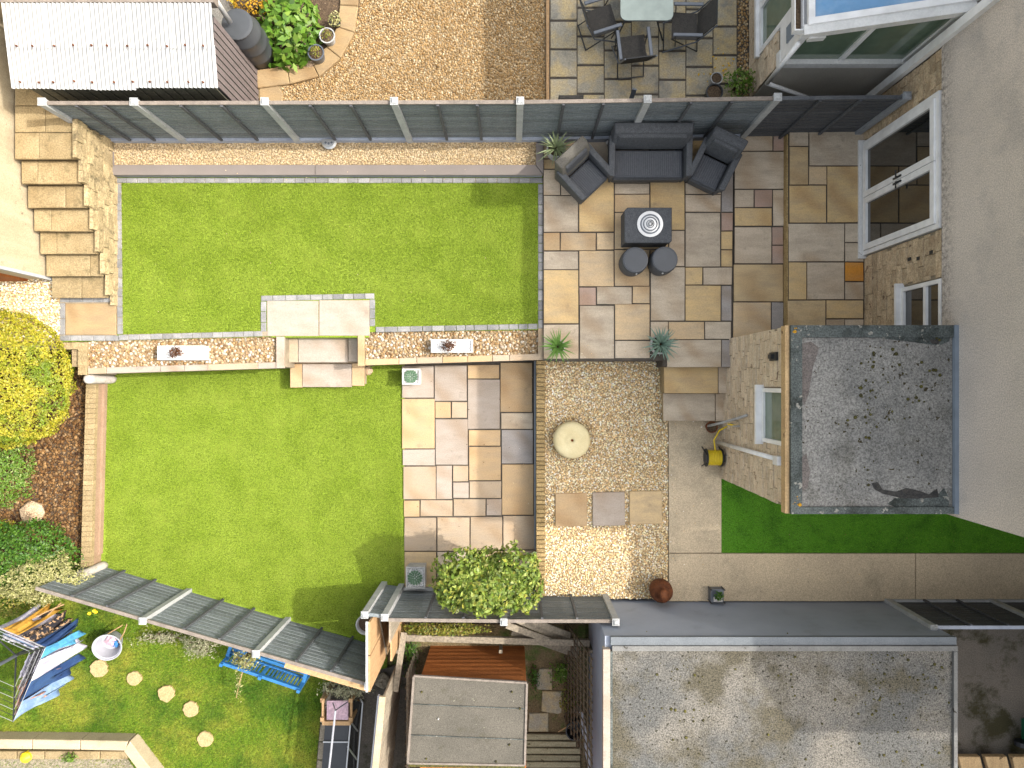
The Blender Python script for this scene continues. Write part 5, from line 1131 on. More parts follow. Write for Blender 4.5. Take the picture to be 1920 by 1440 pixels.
# rust-coloured urn and lantern-like planter by the garage wall
x, y = P(1240, 1108, .75)
ur = thing('rusty_urn', 'rust-brown urn with hooped rim on the gravel against the garage wall', 'urn', (x, y, ZG))
mk(MB().lathe(x, y, [(.11, ZG), (.185, .60), (.20, .72), (.19, .82), (.15, .86), (.09, .87), (.07, .92), (.085, .97), (.09, .99), (.001, 1.0)], 28), 'urn_body', M['rust'], ur, smooth=True)
mk(MB().tube([(x-.19, y+.02, .78), (x-.12, y+.12, .9), (x, y+.17, .97), (x+.10, y+.12, .9)], .010), 'handle', M['rust'], ur)
mk(MB().add([(x-.02, y+.16, .8), (x+.02, y+.16, .8), (x, y+.30, .84), (x, y+.16, .83)], [(0,1,2),(0,2,3),(1,3,2),(0,3,1)]), 'spike', M['rust'], ur)
x, y = P(1345, 1117, .62)
ln = thing('glass_planter', 'small dark-framed square planter with green plant on the path by the garage wall', 'planter', (x, y, ZG))
s = .115
mk(MB().prism([(x-s, y-s), (x+s, y-s), (x+s, y+s), (x-s, y+s)], ZG, .62, .0), 'planter_box', M['grey_metal'], ln)
mk(MB().prism([(x-.07, y-.105), (x+.09, y-.105), (x+.09, y-.02), (x-.07, y-.02)], .6205, .64, .005), 'white_stone', M['white_pot'], ln)
crown((x+.0, y+.03, .72), (.08, .09, .1), 110, .06, 'foliage', M['leaf_dark'], ln, asp=.4, inner=.2)
for (ax, ay) in ((-s, -s), (s, -s), (s, s), (-s, s)): mk(MB().box(x+ax-.01, y+ay-.01, ZG, x+ax+.01, y+ay+.01, .68), 'frame_bar', M['black_metal'], ln)
# small terracotta pot by the steps, hose reel, tap hose
pot('plant_pot', 'small round terracotta pot with dark soil at the foot of the patio steps', 'pot', 1335, 801, ZG, .10, .18, 'terracotta')
x, y = P(1338, 858, .68)
hr = thing('hose_reel', 'yellow garden hose wound on a black reel by the extension wall', 'hose reel', (x, y, ZG))
for sx in (-1, 1):
    mk(MB().cyl((x+sx*.125, y, .68), (x+sx*.14, y, .68), .16, n=20), 'reel_disc', M['black_plastic'], hr)
    mk(MB().tube([(x+sx*.15, y-.17, ZG+.02), (x+sx*.15, y-.05, .82), (x+sx*.15, y+.05, .82), (x+sx*.15, y+.17, ZG+.02)], .012), 'reel_frame', M['black_metal'], hr)
for k in range(9):
    xx = x-.11+k*.0275; pts = [(xx, y+math.cos(a)*.125, .68+math.sin(a)*.125) for a in np.linspace(0, 2*math.pi, 15)]
    mk(MB().tube(pts, .014, 6), 'hose_coil', M['hose_yellow'], hr, smooth=True)
mk(MB().tube([(x+.02, y+.12, .72), (x+.03, y+.3, .6), (x+.10, y+.48, .7), (x+.22, y+.60, .95), (3.62, y+.62, 1.25), (3.70, y+.60, 1.45)], .014, 7), 'hose_tail', M['hose_yellow'], hr, smooth=True)
mk(MB().tube([(3.45, y+.55, .62), (3.55, y+.62, 1.0), (3.66, y+.72, 1.5), (3.70, y+.80, 1.95)], .022, 8), 'grey_hose', M['grey_pot'], cat='hose', label='short grey hose hanging on the extension wall above the hose reel', smooth=True)
mk(MB().cyl((3.74, y+.60, 1.50), (3.64, y+.60, 1.50), .016).cyl((3.65, y+.60, 1.42), (3.65, y+.60, 1.52), .014), 'wall_tap', M['steel'], cat='tap', label='outdoor tap on the extension wall where the yellow hose ends')

# ------------------------------------------------------------------ neighbour's dining set
gt = P(1214, 12, 1.72)
tb = thing('glass_table', 'frosted glass garden table with rounded corners on the neighbour patio', 'table', (gt[0], 5.9, 1.0))
zt = 1.72; Xc = P(1213, 0, zt)[0]; hw = .425; yb = P(0, 38, zt)[1]; yt = yb+1.25; r = .10
pts = []
for (cx, cy, a0) in ((Xc+hw-r, yb+r, -90), (Xc+hw-r, yt-r, 0), (Xc-hw+r, yt-r, 90), (Xc-hw+r, yb+r, 180)):
    for k in range(5): a = math.radians(a0+k*22.5); pts.append((cx+math.cos(a)*r, cy+math.sin(a)*r))
mk(MB().prism(pts, zt-.012, zt, .003), 'glass_top', M['table_glass'], tb)
mk(MB().tube([(p[0]+(Xc-p[0])*.03, p[1]+((yb+yt)/2-p[1])*.02, zt-.03) for p in pts+pts[:1]], .014, 6), 'rim', M['grey_metal'], tb)
for (sx, sy) in ((-1, 0), (1, 0), (-1, 1), (1, 1)):
    mk(MB().tube([(Xc+sx*(hw-.1), (yb+.15) if sy == 0 else (yt-.15), zt-.04), (Xc+sx*.16, (yb+.45) if sy == 0 else (yt-.4), 1.35), (Xc+sx*(hw-.02), (yb+.02) if sy == 0 else (yt-.02), 1.0)], .013, 6), 'leg', M['black_metal'], tb)
def foldchair(label, px, py, ang, seat_m='mesh_fabric', back=.95):
    x, y = P(px, py, 1.45); t = thing('garden_chair', label, 'chair', (x, y, 1.0), 'black folding chairs round the glass table')
    def q(mb): return mb.xf(ang, x, y, 1.004)
    w = .25
    mk(q(MB().add([(-w+.03, -.22, .43), (w-.03, -.22, .43), (w-.03, .20, .40), (-w+.03, .20, .40), (-w+.03, -.22, .44), (w-.03, -.22, .44), (w-.03, .20, .41), (-w+.03, .20, .41)], [(0,3,2,1),(4,5,6,7),(0,1,5,4),(1,2,6,5),(2,3,7,6),(3,0,4,7)])), 'seat', M[seat_m], t)
    mk(q(MB().add([(-w+.03, .20, .42), (w-.03, .20, .42), (w-.03, .215, .42), (-w+.03, .215, .42), (-w+.03, .36, back), (w-.03, .36, back), (w-.03, .375, back), (-w+.03, .375, back)], [(0,3,2,1),(4,5,6,7),(0,1,5,4),(1,2,6,5),(2,3,7,6),(3,0,4,7)])), 'backrest', M[seat_m], t)
    for s in (-1, 1):
        mk(q(MB().tube([(s*w, .38, back+.02), (s*w, .20, .42), (s*w, -.28, .02)], .013, 6)), 'side_frame', M['grey_metal'], t)
        mk(q(MB().tube([(s*(w-.03), -.22, .43), (s*(w-.03), .30, .02)], .011, 6)), 'leg', M['black_metal'], t)
        mk(q(MB().prism([(s*w-.028, -.24), (s*w+.028, -.24), (s*w+.028, .24), (s*w-.028, .24)], .635, .66, .008)), 'armrest', M['grey_metal'], t)
        mk(q(MB().tube([(s*w, -.2, .64), (s*w, -.12, .25)], .010, 6)), 'arm_support', M['black_metal'], t)
    for (yy, z_) in ((.30, .04), (-.27, .04), (.375, back+.02)): mk(q(MB().tube([(-w+.02, yy, z_), (w-.02, yy, z_)], .011, 6)), 'crossbar', M['black_metal'], t)
foldchair('black sling folding chair below the near end of the glass table', 1186, 92, math.pi+.12)
foldchair('black sling folding chair on the left side of the glass table, back to the left', 1128, 38, math.pi/2+.30)
foldchair('black sling folding chair on the right side of the glass table', 1285, 48, -math.pi/2-.02)
# things just showing over the fence top
mk(MB().prism([(P(1048,0,2)[0], 4.48), (P(1095,0,2)[0], 4.48), (P(1095,0,2)[0], 4.56), (P(1048,0,2)[0], 4.56)], 1.02, 1.95, .02).jit(.002), 'garden_chair', M['mesh_fabric'], cat='chair', label='dark chair back just showing above the fence, below the timber edging')
mk(MB().beam((*P(1178, 200, 1.5), 1.5), (*P(1190, 167, 1.9), 1.9), .07, .03), 'garden_chair', M['grey_metal'], cat='chair', label='dark tilted chair arm peeking above the fence post')
pot('plant_pot', 'black bucket-like pot with dry soil by the neighbour stone wall, nearest the fence', 'pot', 1340, 172, 1.0, .14, .28, 'black_plastic')
pot('plant_pot', 'old grey pot with a dead stem on the neighbour patio', 'pot', 1344, 146, 1.0, .10, .22, 'grey_pot')
bush('green_pot_plant', 'bright yellow-green leafy plant in front of the neighbour stone wall', 'plant', 1388, 155, 1.3, (.24, .24, .24), 520, .06, 'leaf_green', 1.0, 11, .4, inner=.4)
x, y = P(1388, 160, 1.1)
for k in range(26):
    a, b = P(1352+rnd.gauss(0, 16), 128+rnd.gauss(0, 18), 1.02)
    Vv, Ff = leafmesh(np.array([[a, b, 1.022]]), np.array([[rnd.gauss(0, .3), rnd.gauss(0, .3), 1.0]]), .05, .6, .1)
    bulk(Vv, Ff, 'fallen_leaf', M['leaf_yellowstem'], kind='stuff')

# ------------------------------------------------------------------ bottom left: neighbour's lawn
ng = terrace('neighbour_lawn', [(-12, -3.0), (-7.7, -3.2), (-2.35, -4.75), (-2.35, -12), (-12, -12)], -.27, ZN-.005, M['grass_base'])
blades([(-10.5, -3.0), (-7.85, -3.4), (-2.4, -4.98), (-3.42, -5.3), (-3.42, -7.6), (-10.5, -7.6)], ZN, 3200, 'garden_grass', M['grass'], h=(.025, .06), wd=.010)
for (px, py, r, lb) in ((187, 1253, 17, 'round sandy stepping stone nearest the white tub'), (253, 1271, 14, 'round sandy stepping stone, second from the white tub'), (313, 1299, 16, 'round sandy stepping stone, middle of the curving row of five'),
                        (359, 1329, 15, 'round sandy stepping stone, fourth from the white tub'), (386, 1385, 15, 'round sandy stepping stone farthest from the white tub')):
    x, y = P(px, py, ZN); R = r*(H-ZN)/F
    mb = MB(); n = 22; pr = [(math.cos(2*math.pi*i/n)*R*rnd.uniform(.88, 1.08), math.sin(2*math.pi*i/n)*R*rnd.uniform(.88, 1.08)) for i in range(n)]
    mk(mb.prism([(x+a, y+b) for a, b in pr], ZN-.03, ZN+.045, .01), 'stepping_stone', M['straw_disc'], cat='stepping stone', label=lb, group='round stepping stones across the neighbour lawn')
# washing tub
x, y = P(194, 1210, .15)
tb = thing('washing_tub', 'round white plastic tub with pegs and cloth, tilted on the grass', 'tub', (x, y, ZN))
mb = MB().lathe(0, 0, [(.17, 0), (.185, .02), (.225, .26), (.24, .30), (.255, .30), (.25, .28), (.215, .27), (.165, .04), (.001, .04)], 30)
c, s_ = math.cos(.25), math.sin(.25); mb.v = [(a, b*c-d*s_, b*s_+d*c+.05) for a, b, d in mb.v]; mb.xf(.9, x, y, ZN)
mk(mb, 'tub_body', M['bowl'], tb, smooth=False)
mb = MB().lathe(0, 0, [(.10, 0), (.11, .05), (.05, .09), (.001, .1)], 9).jit(.02); mb.xf(.5, x+.02, y, ZN+.10); mk(mb, 'cloth', M['pinkcloth'], tb)
mb = MB().lathe(0, 0, [(.07, 0), (.07, .04), (.03, .06), (.001, .07)], 8).jit(.015); mb.xf(.5, x+.10, y-.05, ZN+.12); mk(mb, 'cloth', M['blue_paint'], tb)
# rotary airer
ZT = 1.72
C1 = Vector((*P(85, 1214, ZT), ZT)); C2 = Vector((*P(25, 1353, ZT), ZT)); C3 = C2+(C1-C2).cross(Vector((0,0,1))).normalized()*-1.5; 
dirn = (C1-C2).normalized(); perp = Vector((-dirn.y, dirn.x, 0)); 
if perp.x > 0: perp = -perp
SL = (C1-C2).length; C3 = C2+perp*SL; C4 = C1+perp*SL; CC = (C1+C3)/2
ra = thing('rotary_airer', 'rotary clothes airer loaded with washing at the bottom left edge', 'clothes airer', (CC.x, CC.y, ZN))
mk(MB().cyl((CC.x, CC.y, ZN), (CC.x, CC.y, ZT-.1), .028), 'pole', M['grey_metal'], ra)
for c in (C1, C2, C3, C4):
    mk(MB().cyl((CC.x, CC.y, ZT-.55), tuple(c), .013, n=8), 'arm', M['black_metal'], ra)
for k in range(7):
    f = 1-.085*k; q = [tuple(CC+(c-CC)*f+Vector((0, 0, -.55*(1-f)))) for c in (C1, C2, C3, C4, C1)]
    mk(MB().tube(q, .0055, 5), 'line', M['black_plastic'] if k % 2 else M['steel'], ra)
def cloth(label, A, B, drop, cols, seed, swing=.06, name='hung_garment', notch=False, cat='garment'):
    A, B = Vector(A), Vector(B); d = (B-A).normalized(); nrm = Vector((-d.y, d.x, 0)); nx, nz = 14, 12; r = random.Random(seed); ph = r.uniform(0, 6)
    vs = []; fs = []
    for j in range(nz+1):
        v = j/nz
        for i in range(nx+1):
            u = i/nx; q = A+(B-A)*(.5+(u-.5)*(1-.12*v*math.sin(v*2+ph)))
            dd = drop*(1-.10*math.cos(u*5+ph)) if v > .5 else drop
            off = (math.sin(u*9+ph+v*3)*.05+math.sin(u*21+ph*2+v*5)*.022)*(v**.6)+swing*v*v
            vs.append(q+nrm*off+Vector((0, 0, -v*dd)))
    for j in range(nz):
        for i in range(nx):
            if notch and j > nz*.45 and abs(i-nx/2+.5) < 1.2: continue
            a = j*(nx+1)+i; fs.append((a, a+1, a+nx+2, a+nx+1))
    mat = cols if isinstance(cols, bpy.types.Material) else None
    o = mk(MB().add(vs, fs), name, mat, smooth=True, cat=cat, label=label, group='washing on the rotary airer')
    md = o.modifiers.new('thick', 'SOLIDIFY'); md.thickness = .006
    return o
def cm(nm, a, b, sc_=8, lo=.45, hi=.55): return surf(nm, a, b, scale=sc_, lo=lo, hi=hi, grain=(60,.12), rough=.9, bump=(30,.003))
cmB = cm('denim_cloth', C(.018,.045,.13), C(.03,.07,.17), 3); cmL = cm('pale_blue_cloth', C(.22,.31,.46), C(.15,.24,.40), 4)
cmS = cm('sky_blue_cloth', C(.06,.22,.38), C(.08,.30,.46), 9); cmW = cm('lilac_white_cloth', C(.50,.48,.56), C(.36,.35,.44), 9); cmG = cm('grey_cloth', C(.30,.30,.32), C(.44,.43,.45), 6)
cmO = cm('mustard_cloth', C(.50,.29,.05), C(.40,.21,.03), 5); cmF = cm('floral_dark_cloth', C(.03,.028,.035), C(.50,.32,.18), 16, .52, .56); cmR = cm('grey_rust_cloth', C(.42,.20,.13), C(.50,.36,.30), 14); cmK = cm('charcoal_speckled_cloth', C(.07,.07,.075), C(.22,.21,.22), 14)
def onl(k, a, b, sgnline=0):
    f = 1-.085*k; z = Vector((0, 0, -.55*(1-f))); p, q = ((C1, C2), (C4, C1))[sgnline]
    p = CC+(p-CC)*f+z; q = CC+(q-CC)*f+z; return p+(q-p)*a, p+(q-p)*b
cloth('sky-blue patterned garment hanging nearest the top corner of the airer', *onl(0, .0, .17), 0.90, cmS, 1)
cloth('lilac-white speckled sheet hanging beside the sky-blue garment', *onl(0, .18, .46), 1.19, cmW, 2)
cloth('dark navy denim trousers hanging in the middle of the outer line', *onl(0, .47, .72), 1.25, cmB, 3, notch=True)
cloth('pale blue denim garment hanging at the lower corner of the airer', *onl(0, .73, 1.0), 1.15, cmL, 4, notch=True)
cloth('charcoal speckled garment hanging on the second line', *onl(2, .10, .42), 0.88, cmK, 5)
cloth('grey and rust garment on the inner line near the lower corner', *onl(2, .55, .95), 0.75, cmR, 6)
cloth('pale grey sheet on an inner line of the airer', *onl(4, .05, .8), 0.94, cmG, 7)
cloth('dark denim garment on the top side of the airer by its corner', *onl(0, .86, .99, 1), 0.90, cmB, 8)
cloth('dark floral garment on the top side of the airer', *onl(0, .66, .85, 1), 0.98, cmF, 9)
cloth('mustard-yellow garment on the top side of the airer', *onl(0, .42, .62, 1), 1.06, cmO, 10, notch=True)
cloth('white garment on the inner top line of the airer', *onl(2, .45, .95, 1), 1.00, cmW, 11)
cloth('pale grey garment on the innermost top line', *onl(4, .3, .95, 1), 0.88, cmG, 12)
cloth('white creased sheet on the second outer line of the airer', *onl(1, .02, .40), .85, cmW, 21)
cloth('navy patterned shirt hanging behind the denim trousers', *onl(1, .48, .80), .80, cmB, 22)
cloth('rust and cream striped top hanging at the low corner of the airer', *onl(1, .82, 1.0), .6, cmR, 23)
cloth('charcoal speckled shirt on the third line', *onl(3, .1, .5), .8, cmK, 24)
cloth('pale grey towel on the third line', *onl(3, .55, .95), .8, cmG, 25)
cloth('lilac-white pillowcase on the fifth line', *onl(5, .1, .6), .7, cmW, 26)
cloth('creased white sheet spread on the upper outer line at the picture edge', *onl(1, .30, .70, 1), .95, cmW, 27)
cloth('grey marled cardigan on the upper line near the corner', *onl(1, .72, .97, 1), .85, cmG, 28)
cloth('pale blue shirt on the upper third line', *onl(3, .35, .9, 1), .8, cmL, 29)
cloth('charcoal leggings on the upper fourth line', *onl(4, .55, .95, 1), .8, cmK, 30, notch=True)

def flat_cloth(label, k, k2, a, b, mat, seed, line=0):
    A, B = onl(k, a, b, line); D_, C_ = onl(k2, a, b, line); r = random.Random(seed); ph = r.uniform(0, 6); vs = []; fs = []; n_ = 12
    for j in range(n_+1):
        for i in range(n_+1):
            u, v = i/n_, j/n_; q = (A*(1-u)+B*u)*(1-v)+(D_*(1-u)+C_*u)*v
            edge = math.sin(u*13+ph+v*6)*.05*(1-v)+math.sin(v*9+ph)*.04
            vs.append(q+Vector((edge*.6, edge*.4, .012-.16*math.sin(v*math.pi)-.05*abs(math.sin(u*7+ph+v*3)))))
    for j in range(n_):
        for i in range(n_): a_ = j*(n_+1)+i; fs.append((a_, a_+1, a_+n_+2, a_+n_+1))
    o = mk(MB().add(vs, fs), 'hung_garment', mat, smooth=True, cat='garment', label=label, group='washing on the rotary airer')
    md = o.modifiers.new('thick', 'SOLIDIFY'); md.thickness = .006
flat_cloth('charcoal speckled top slung across the inner lines by the near corner', 1, 4, .05, .45, cmK, 41)
flat_cloth('rust-coloured garment slung across the inner lines at the low corner', 2, 5, .62, .92, cmR, 42)
flat_cloth('white creased garment slung across the upper inner lines', 1, 4, .62, .97, cmW, 43, 1)
flat_cloth('grey garment slung across the upper inner lines at the picture edge', 1, 5, .28, .58, cmG, 44, 1)
flat_cloth('lilac-white sheet slung low across the innermost lines', 4, 6, .10, .75, cmW, 45)

# blue bench
bn = thing('blue_bench', 'sky-blue slatted garden bench behind the slate fence on the neighbour lawn', 'bench', (*P(500, 1245, .1), ZN))
A = Vector((*P(432, 1224, .3), 0)); B = Vector((*P(573, 1272, .3), 0)); d = (B-A).normalized(); nb = Vector((d.y, -d.x, 0))   # nb towards the picture's bottom
L = (B-A).length
for f in (0, .5, 1):
    p = A+d*L*f; q = p-nb*.42
    mk(MB().beam((*p.xy, ZN), (*(p+nb*.09).xy, .66), .055, .055, up=d), 'back_post', M['blue_paint'], bn)
    mk(MB().beam((*q.xy, ZN), (*q.xy, .42 if f != .5 else .20), .055, .055, up=d), 'front_leg', M['blue_paint'], bn)
    if f != .5: mk(MB().beam((*(p+nb*.02).xy, .42), (*(q-nb*.03).xy, .43), .06, .025), 'armrest', M['blue_paint'], bn)
mk(MB().beam((*(A+nb*.075).xy, .58), (*(B+nb*.075).xy, .58), .05, .07), 'back_rail', M['blue_paint'], bn)
mk(MB().beam((*(A+nb*.02).xy, .25), (*(B+nb*.02).xy, .25), .03, .05), 'back_rail', M['blue_paint'], bn)
n = 22
for i in range(n):
    if i in (10, 11): continue
    p = A+d*L*(i+.5)/n; mk(MB().beam((*(p+nb*.022).xy, .26), (*(p+nb*.072).xy, .57), .030, .016, up=nb), 'back_slat', M['blue_paint'], bn)
for i in range(6):
    o = -nb*(.03+i*.072); mk(MB().beam((*(A+o).xy, .19), (*(B+o).xy, .19), .055, .02), 'seat_slat', M['blue_paint'], bn)
# straggly plants under the slanting fence
bush('silver_shrub', 'sprawling silver-green shrub beyond the slate fence left of the blue bench', 'shrub', 378, 1208, .25, (.34, .24, .25), 900, .042, 'leaf_silver', ZN, 12, .5, inner=.3)
bush('pale_climber', 'pale leafy climber trailing over the blue bench', 'plant', 462, 1236, .75, (.28, .16, .22), 500, .045, 'leaf_pale', ZN, 13, .5, inner=.3)
bush('silver_shrub', 'silver-green shrub behind the pink-topped wooden stand', 'shrub', 650, 1290, .35, (.42, .18, .25), 900, .05, 'leaf_silver', ZN, 14, .5, inner=.3)
bush('olive_weeds', 'low olive weeds along the fence foot between tub and silver shrub', 'plant', 305, 1195, -.05, (.55, .14, .12), 500, .05, 'leaf_silver', ZN, 15, .6, inner=.1)
# long pale twigs
t = thing('bare_stems', 'long pale bare stems leaning over the washing from the fence', 'stems', (*P(90, 1180, .5), ZN))
for (a, b, z0, z1) in (((115, 1130), (45, 1192), .9, 1.0), ((120, 1133), (60, 1160), .9, 1.1), ((230, 1172), (200, 1190), .1, .1), ((238, 1170), (222, 1205), .1, .0)):
    mk(MB().tube([(*P(*a, z0), z0), (*P((a[0]+b[0])/2+3, (a[1]+b[1])/2-2, (z0+z1)/2), (z0+z1)/2), (*P(*b, z1), z1)], .011, 5), 'stem', M['timber_new'], t)
t = thing('hanging_sprig', 'pale leafy sprig hanging over the grass below the blue bench', 'plant', (*P(450, 1270, .3), ZN))
mk(MB().tube([(*P(462, 1240, .6), .6), (*P(450, 1275, .45), .45), (*P(443, 1308, .3), .3)], .008, 5), 'stem', M['timber_new'], t)
crown((*P(449, 1280, .4), .4), (.09, .34, .12), 90, .05, 'foliage', M['leaf_pale'], t, inner=.05)
t = thing('yellow_flowers', 'two small yellow flowers growing under the slate fence', 'flowers', (*P(172, 1147, .1), ZN))
for px, py in ((168, 1150), (177, 1145), (180, 1147)): mk(MB().lathe(*P(px, py, .15), [(.001, .13), (.035, .15), (.03, .17), (.001, .16)], 6), 'flower', M['hose_yellow'], t)
# stone edged raised bed in the corner
ew = thing('low_stone_wall', 'low pale stone wall with bend around the sunken bed at the bottom left', 'wall', (*P(120, 1400, 0), ZN))
segs = [(-40, 1395), (60, 1396), (150, 1397), (240, 1399), (300, 1470)]
for i in range(4):
    (xa, ya), (xb, yb_) = segs[i], segs[i+1]; q = [P(xa+1, ya-9, .1), P(xb-1, yb_-9, .1), P(xb-1-(4 if i == 2 else 0), yb_+9, .1), P(xa+1-(6 if i == 3 else 0), ya+9, .1)]
    if i == 3: q = [P(243, 1390, .1), P(300, 1465, .1), P(278, 1470, .1), P(232, 1409, .1)]
    mk(MB().prism(q, -.27, .1, .01), 'coping_stone', M['cream_wall'], ew)
mk(MB().prism(poly([(-40, 1409), (231, 1411), (276, 1475), (-40, 1475)], -.2), -.26, -.19), 'sunken_paving', M['timber_grey'], kind='structure')
for i in range(5): mk(MB().prism(poly([(-20+i*52, 1409), (30+i*52, 1409), (30+i*52, 1424), (-20+i*52, 1424)], -.05), -.2, -.05, .01), 'wall_block', M['old_concrete'], ew)
bush('small_fern', 'small green plant in the sunken bed at the bottom left', 'plant', 132, 1420, .0, (.16, .09, .1), 160, .05, 'leaf_green', -.2, 16, .4, inner=.2)
mk(MB().lathe(*P(47, 1421, .0), [(.09, -.19), (.10, .0), (.05, .06), (.001, .08)], 12), 'orange_tool_head', M['hose_yellow'], cat='garden tool', label='orange-ended striped item lying in the sunken bed')
# paved strip, wooden stand, prop pole and cold frames
mk(MB().prism(poly([(606, 1285), (770, 1240), (770, 1475), (590, 1475)], ZN), -.27, ZN+.01), 'side_path', M['dark_ground'], kind='structure')
for i in range(6):
    mk(MB().prism(poly([(607-3*i, 1290+i*34), (622-3*i, 1290+i*34), (619-3*i, 1322+i*34), (604-3*i, 1322+i*34)], ZN+.03), ZN, ZN+.03, .006), 'edging_block', M['timber_grey'], kind='structure')
wsn = thing('wooden_stand', 'light wooden stand with pink top beside the cold frame', 'stand', (*P(632, 1335, .5), ZN))
a = P(604, 1314, .55); b = P(657, 1350, .55)
mk(MB().prism([(a[0]+.08, b[1]), (b[0]-.04, b[1]), (b[0]-.04, a[1]), (a[0]+.08, a[1])], .52, .55, .005), 'stand_top', M['pinkcloth'], wsn)
for (xx, yy) in ((a[0], a[1]), (b[0], a[1]), (a[0], b[1]), (b[0], b[1])): mk(MB().box(xx-.035, yy-.035, ZN, xx+.035, yy+.035, .54), 'leg', M['timber_new'], wsn)
mk(MB().box(a[0], b[1]-.10, .44, b[0], b[1]-.03, .54).box(a[0]-.02, b[1]-.08, .44, a[0]+.02, a[1], .5).box(b[0]-.02, b[1]-.08, .44, b[0]+.02, a[1], .5), 'frame_rail', M['timber_new'], wsn)
pp = thing('line_prop', 'pale blue metal clothes prop with forked end lying across the cold frame', 'prop', (*P(620, 1400, .9), .6))
mk(MB().cyl((*P(629, 1332, .95), .95), (*P(614, 1470, 1.0), 1.0), .018), 'pole', M['bowl'], pp)
mk(MB().cyl((*P(629, 1332, .95), .95), (*P(652, 1316, 1.0), 1.0), .009).cyl((*P(629, 1332, .95), .95), (*P(624, 1318, 1.0), 1.0), .009), 'fork', M['black_metal'], pp)
cf = thing('cold_frame', 'dark-glazed cold frame with thin silver bars at the bottom edge', 'cold frame', (*P(640, 1400, .4), ZN))
def pz(px, py, z): return (*P(px, py, z), z)
def quadslab(q, th, nm, m, par):
    vs = [Vector(v) for v in q]; mk(MB().add([tuple(v-Vector((0,0,th))) for v in vs]+[tuple(v) for v in vs], [(0,1,2,3),(7,6,5,4),(0,4,5,1),(1,5,6,2),(2,6,7,3),(3,7,4,0)]), nm, M[m], par)
M['dark_glaze'] = plain('dark_polycarbonate', C(.03, .032, .036), .2, 0, .6)
quadslab([pz(610, 1350, .35), pz(655, 1350, .42), pz(651, 1390, .42), pz(607, 1390, .35)], .02, 'glazed_lid', 'dark_glaze', cf)
quadslab([pz(607, 1392, .35), pz(651, 1392, .42), pz(645, 1480, .42), pz(600, 1480, .35)], .02, 'glazed_lid', 'dark_glaze', cf)
quadslab([pz(661, 1312, .42), pz(679, 1318, 0), pz(671, 1370, 0), pz(655, 1350, .42)], .02, 'glazed_side', 'dark_glaze', cf)
quadslab([pz(655, 1352, .42), pz(671, 1372, 0), pz(666, 1480, 0), pz(646, 1480, .42)], .02, 'glazed_side', 'dark_glaze', cf)
for (p, q) in (((661, 1312, .43), (646, 1480, .43)), ((606, 1391, .37), (655, 1391, .44)), ((680, 1318, .02), (667, 1480, .02)), ((655, 1350, .43), (671, 1371, .02)), ((652, 1400, .43), (669, 1424, .02)), ((675, 1310, .02), (680, 1318, .02))):
    mk(MB().beam(pz(*p), pz(*q), .022, .022), 'bar', M['steel'], cf)
# old leaning fence and trellis between the two neighbour gardens
of = thing('old_timber_fence', 'old weathered timber fence with pale rail seen edge-on left of the brown shed', 'fence', (*P(725, 1380, .8), ZN))
fx = -2.09
for k in range(9):
    y1 = -5.0-.3*k; mk(MB().box(fx+.02-.03*k, y1-.295, ZN, fx+.05-.03*k, y1, 1.74), 'board', M['timber_grey'], of)
    if k < 8: pass
mk(MB().beam((fx+.02, -5.0, 1.77), (fx-.24, -7.6, 1.77), .10, .05), 'top_rail', M['cream_wall'], of)
mk(MB().beam((fx-.05, -5.0, 1.72), (fx-.31, -7.6, 1.72), .03, .06), 'side_rail', M['bowl'], of)
mk(MB().beam((fx+.20, -4.35, .7), (fx+.08, -5.3, .9), .10, .05), 'rail', M['timber_grey'], of)
tr = thing('wooden_trellis', 'dark lattice trellis standing between the old fence and the brown shed', 'trellis', (*P(748, 1380, .3), ZN))
TX = -1.83
for k in range(12): mk(MB().box(TX, -5.0-.19*k-.02, ZN, TX+.018, -5.0-.19*k, 1.0), 'upright', M['bark'], tr)
for k in range(7): mk(MB().box(TX+.02, -7.3, ZN+.1+.17*k, TX+.036, -4.95, ZN+.125+.17*k), 'lath', M['timber_grey'], tr)

# ------------------------------------------------------------------ bottom middle: shed garden
mk(MB().prism(poly([(772, 1170), (1098, 1170), (1098, 1480), (772, 1480)], ZN), -.27, ZN), 'shed_garden', M['earth'], kind='structure')
s2 = thing('brown_shed', 'small shed with brown-grey felt roof and orange-stained board wall', 'shed', (*P(880, 1350, .5), ZN))
A = P(803, 1213, ZN); B = P(984, 1213, ZN); T0 = P(787, 1270, 1.35); T1 = P(986, 1282, 1.35)
yF = (A[1]); xL, xR = -1.53, .235
nB = 9
for k in range(nB):
    z0 = ZN+k*(1.33-ZN)/nB; z1 = z0+(1.33-ZN)/nB-.004
    mk(MB().add([(xL, yF-.03, z0), (xR, yF-.03, z0), (xR, yF+.022, z0), (xL, yF+.022, z0), (xL, yF-.03, z1), (xR, yF-.03, z1), (xR, yF+.004, z1), (xL, yF+.004, z1)], [(0,3,2,1),(4,5,6,7),(0,1,5,4),(1,2,6,5),(2,3,7,6),(3,0,4,7)]), 'wall_board', M['orange_board'], s2)
mk(MB().box(xL, -8, ZN, xR, yF-.032, 1.33), 'wall', M['orange_board'], s2)
q = [pz(776, 1268, 1.38), pz(988, 1281, 1.38), pz(984, 1434, 1.50), pz(765, 1430, 1.50)]
quadslab([q[3], q[2], q[1], q[0]], .03, 'roof', 'shed_felt', s2)
mk(MB().beam(Vector(q[0])+Vector((0, .01, .0)), Vector(q[1])+Vector((0, .01, .0)), .03, .05), 'fascia', M['timber_fascia'] if 0 else M['bare_rail'], s2)
mk(MB().beam(q[1], q[2], .035, .05), 'edge_trim', M['bare_rail'], s2); mk(MB().beam(q[0], q[3], .035, .05), 'edge_trim', M['bare_rail'], s2)
mk(MB().beam(q[3], q[2], .03, .05), 'edge_trim', M['bare_rail'], s2)
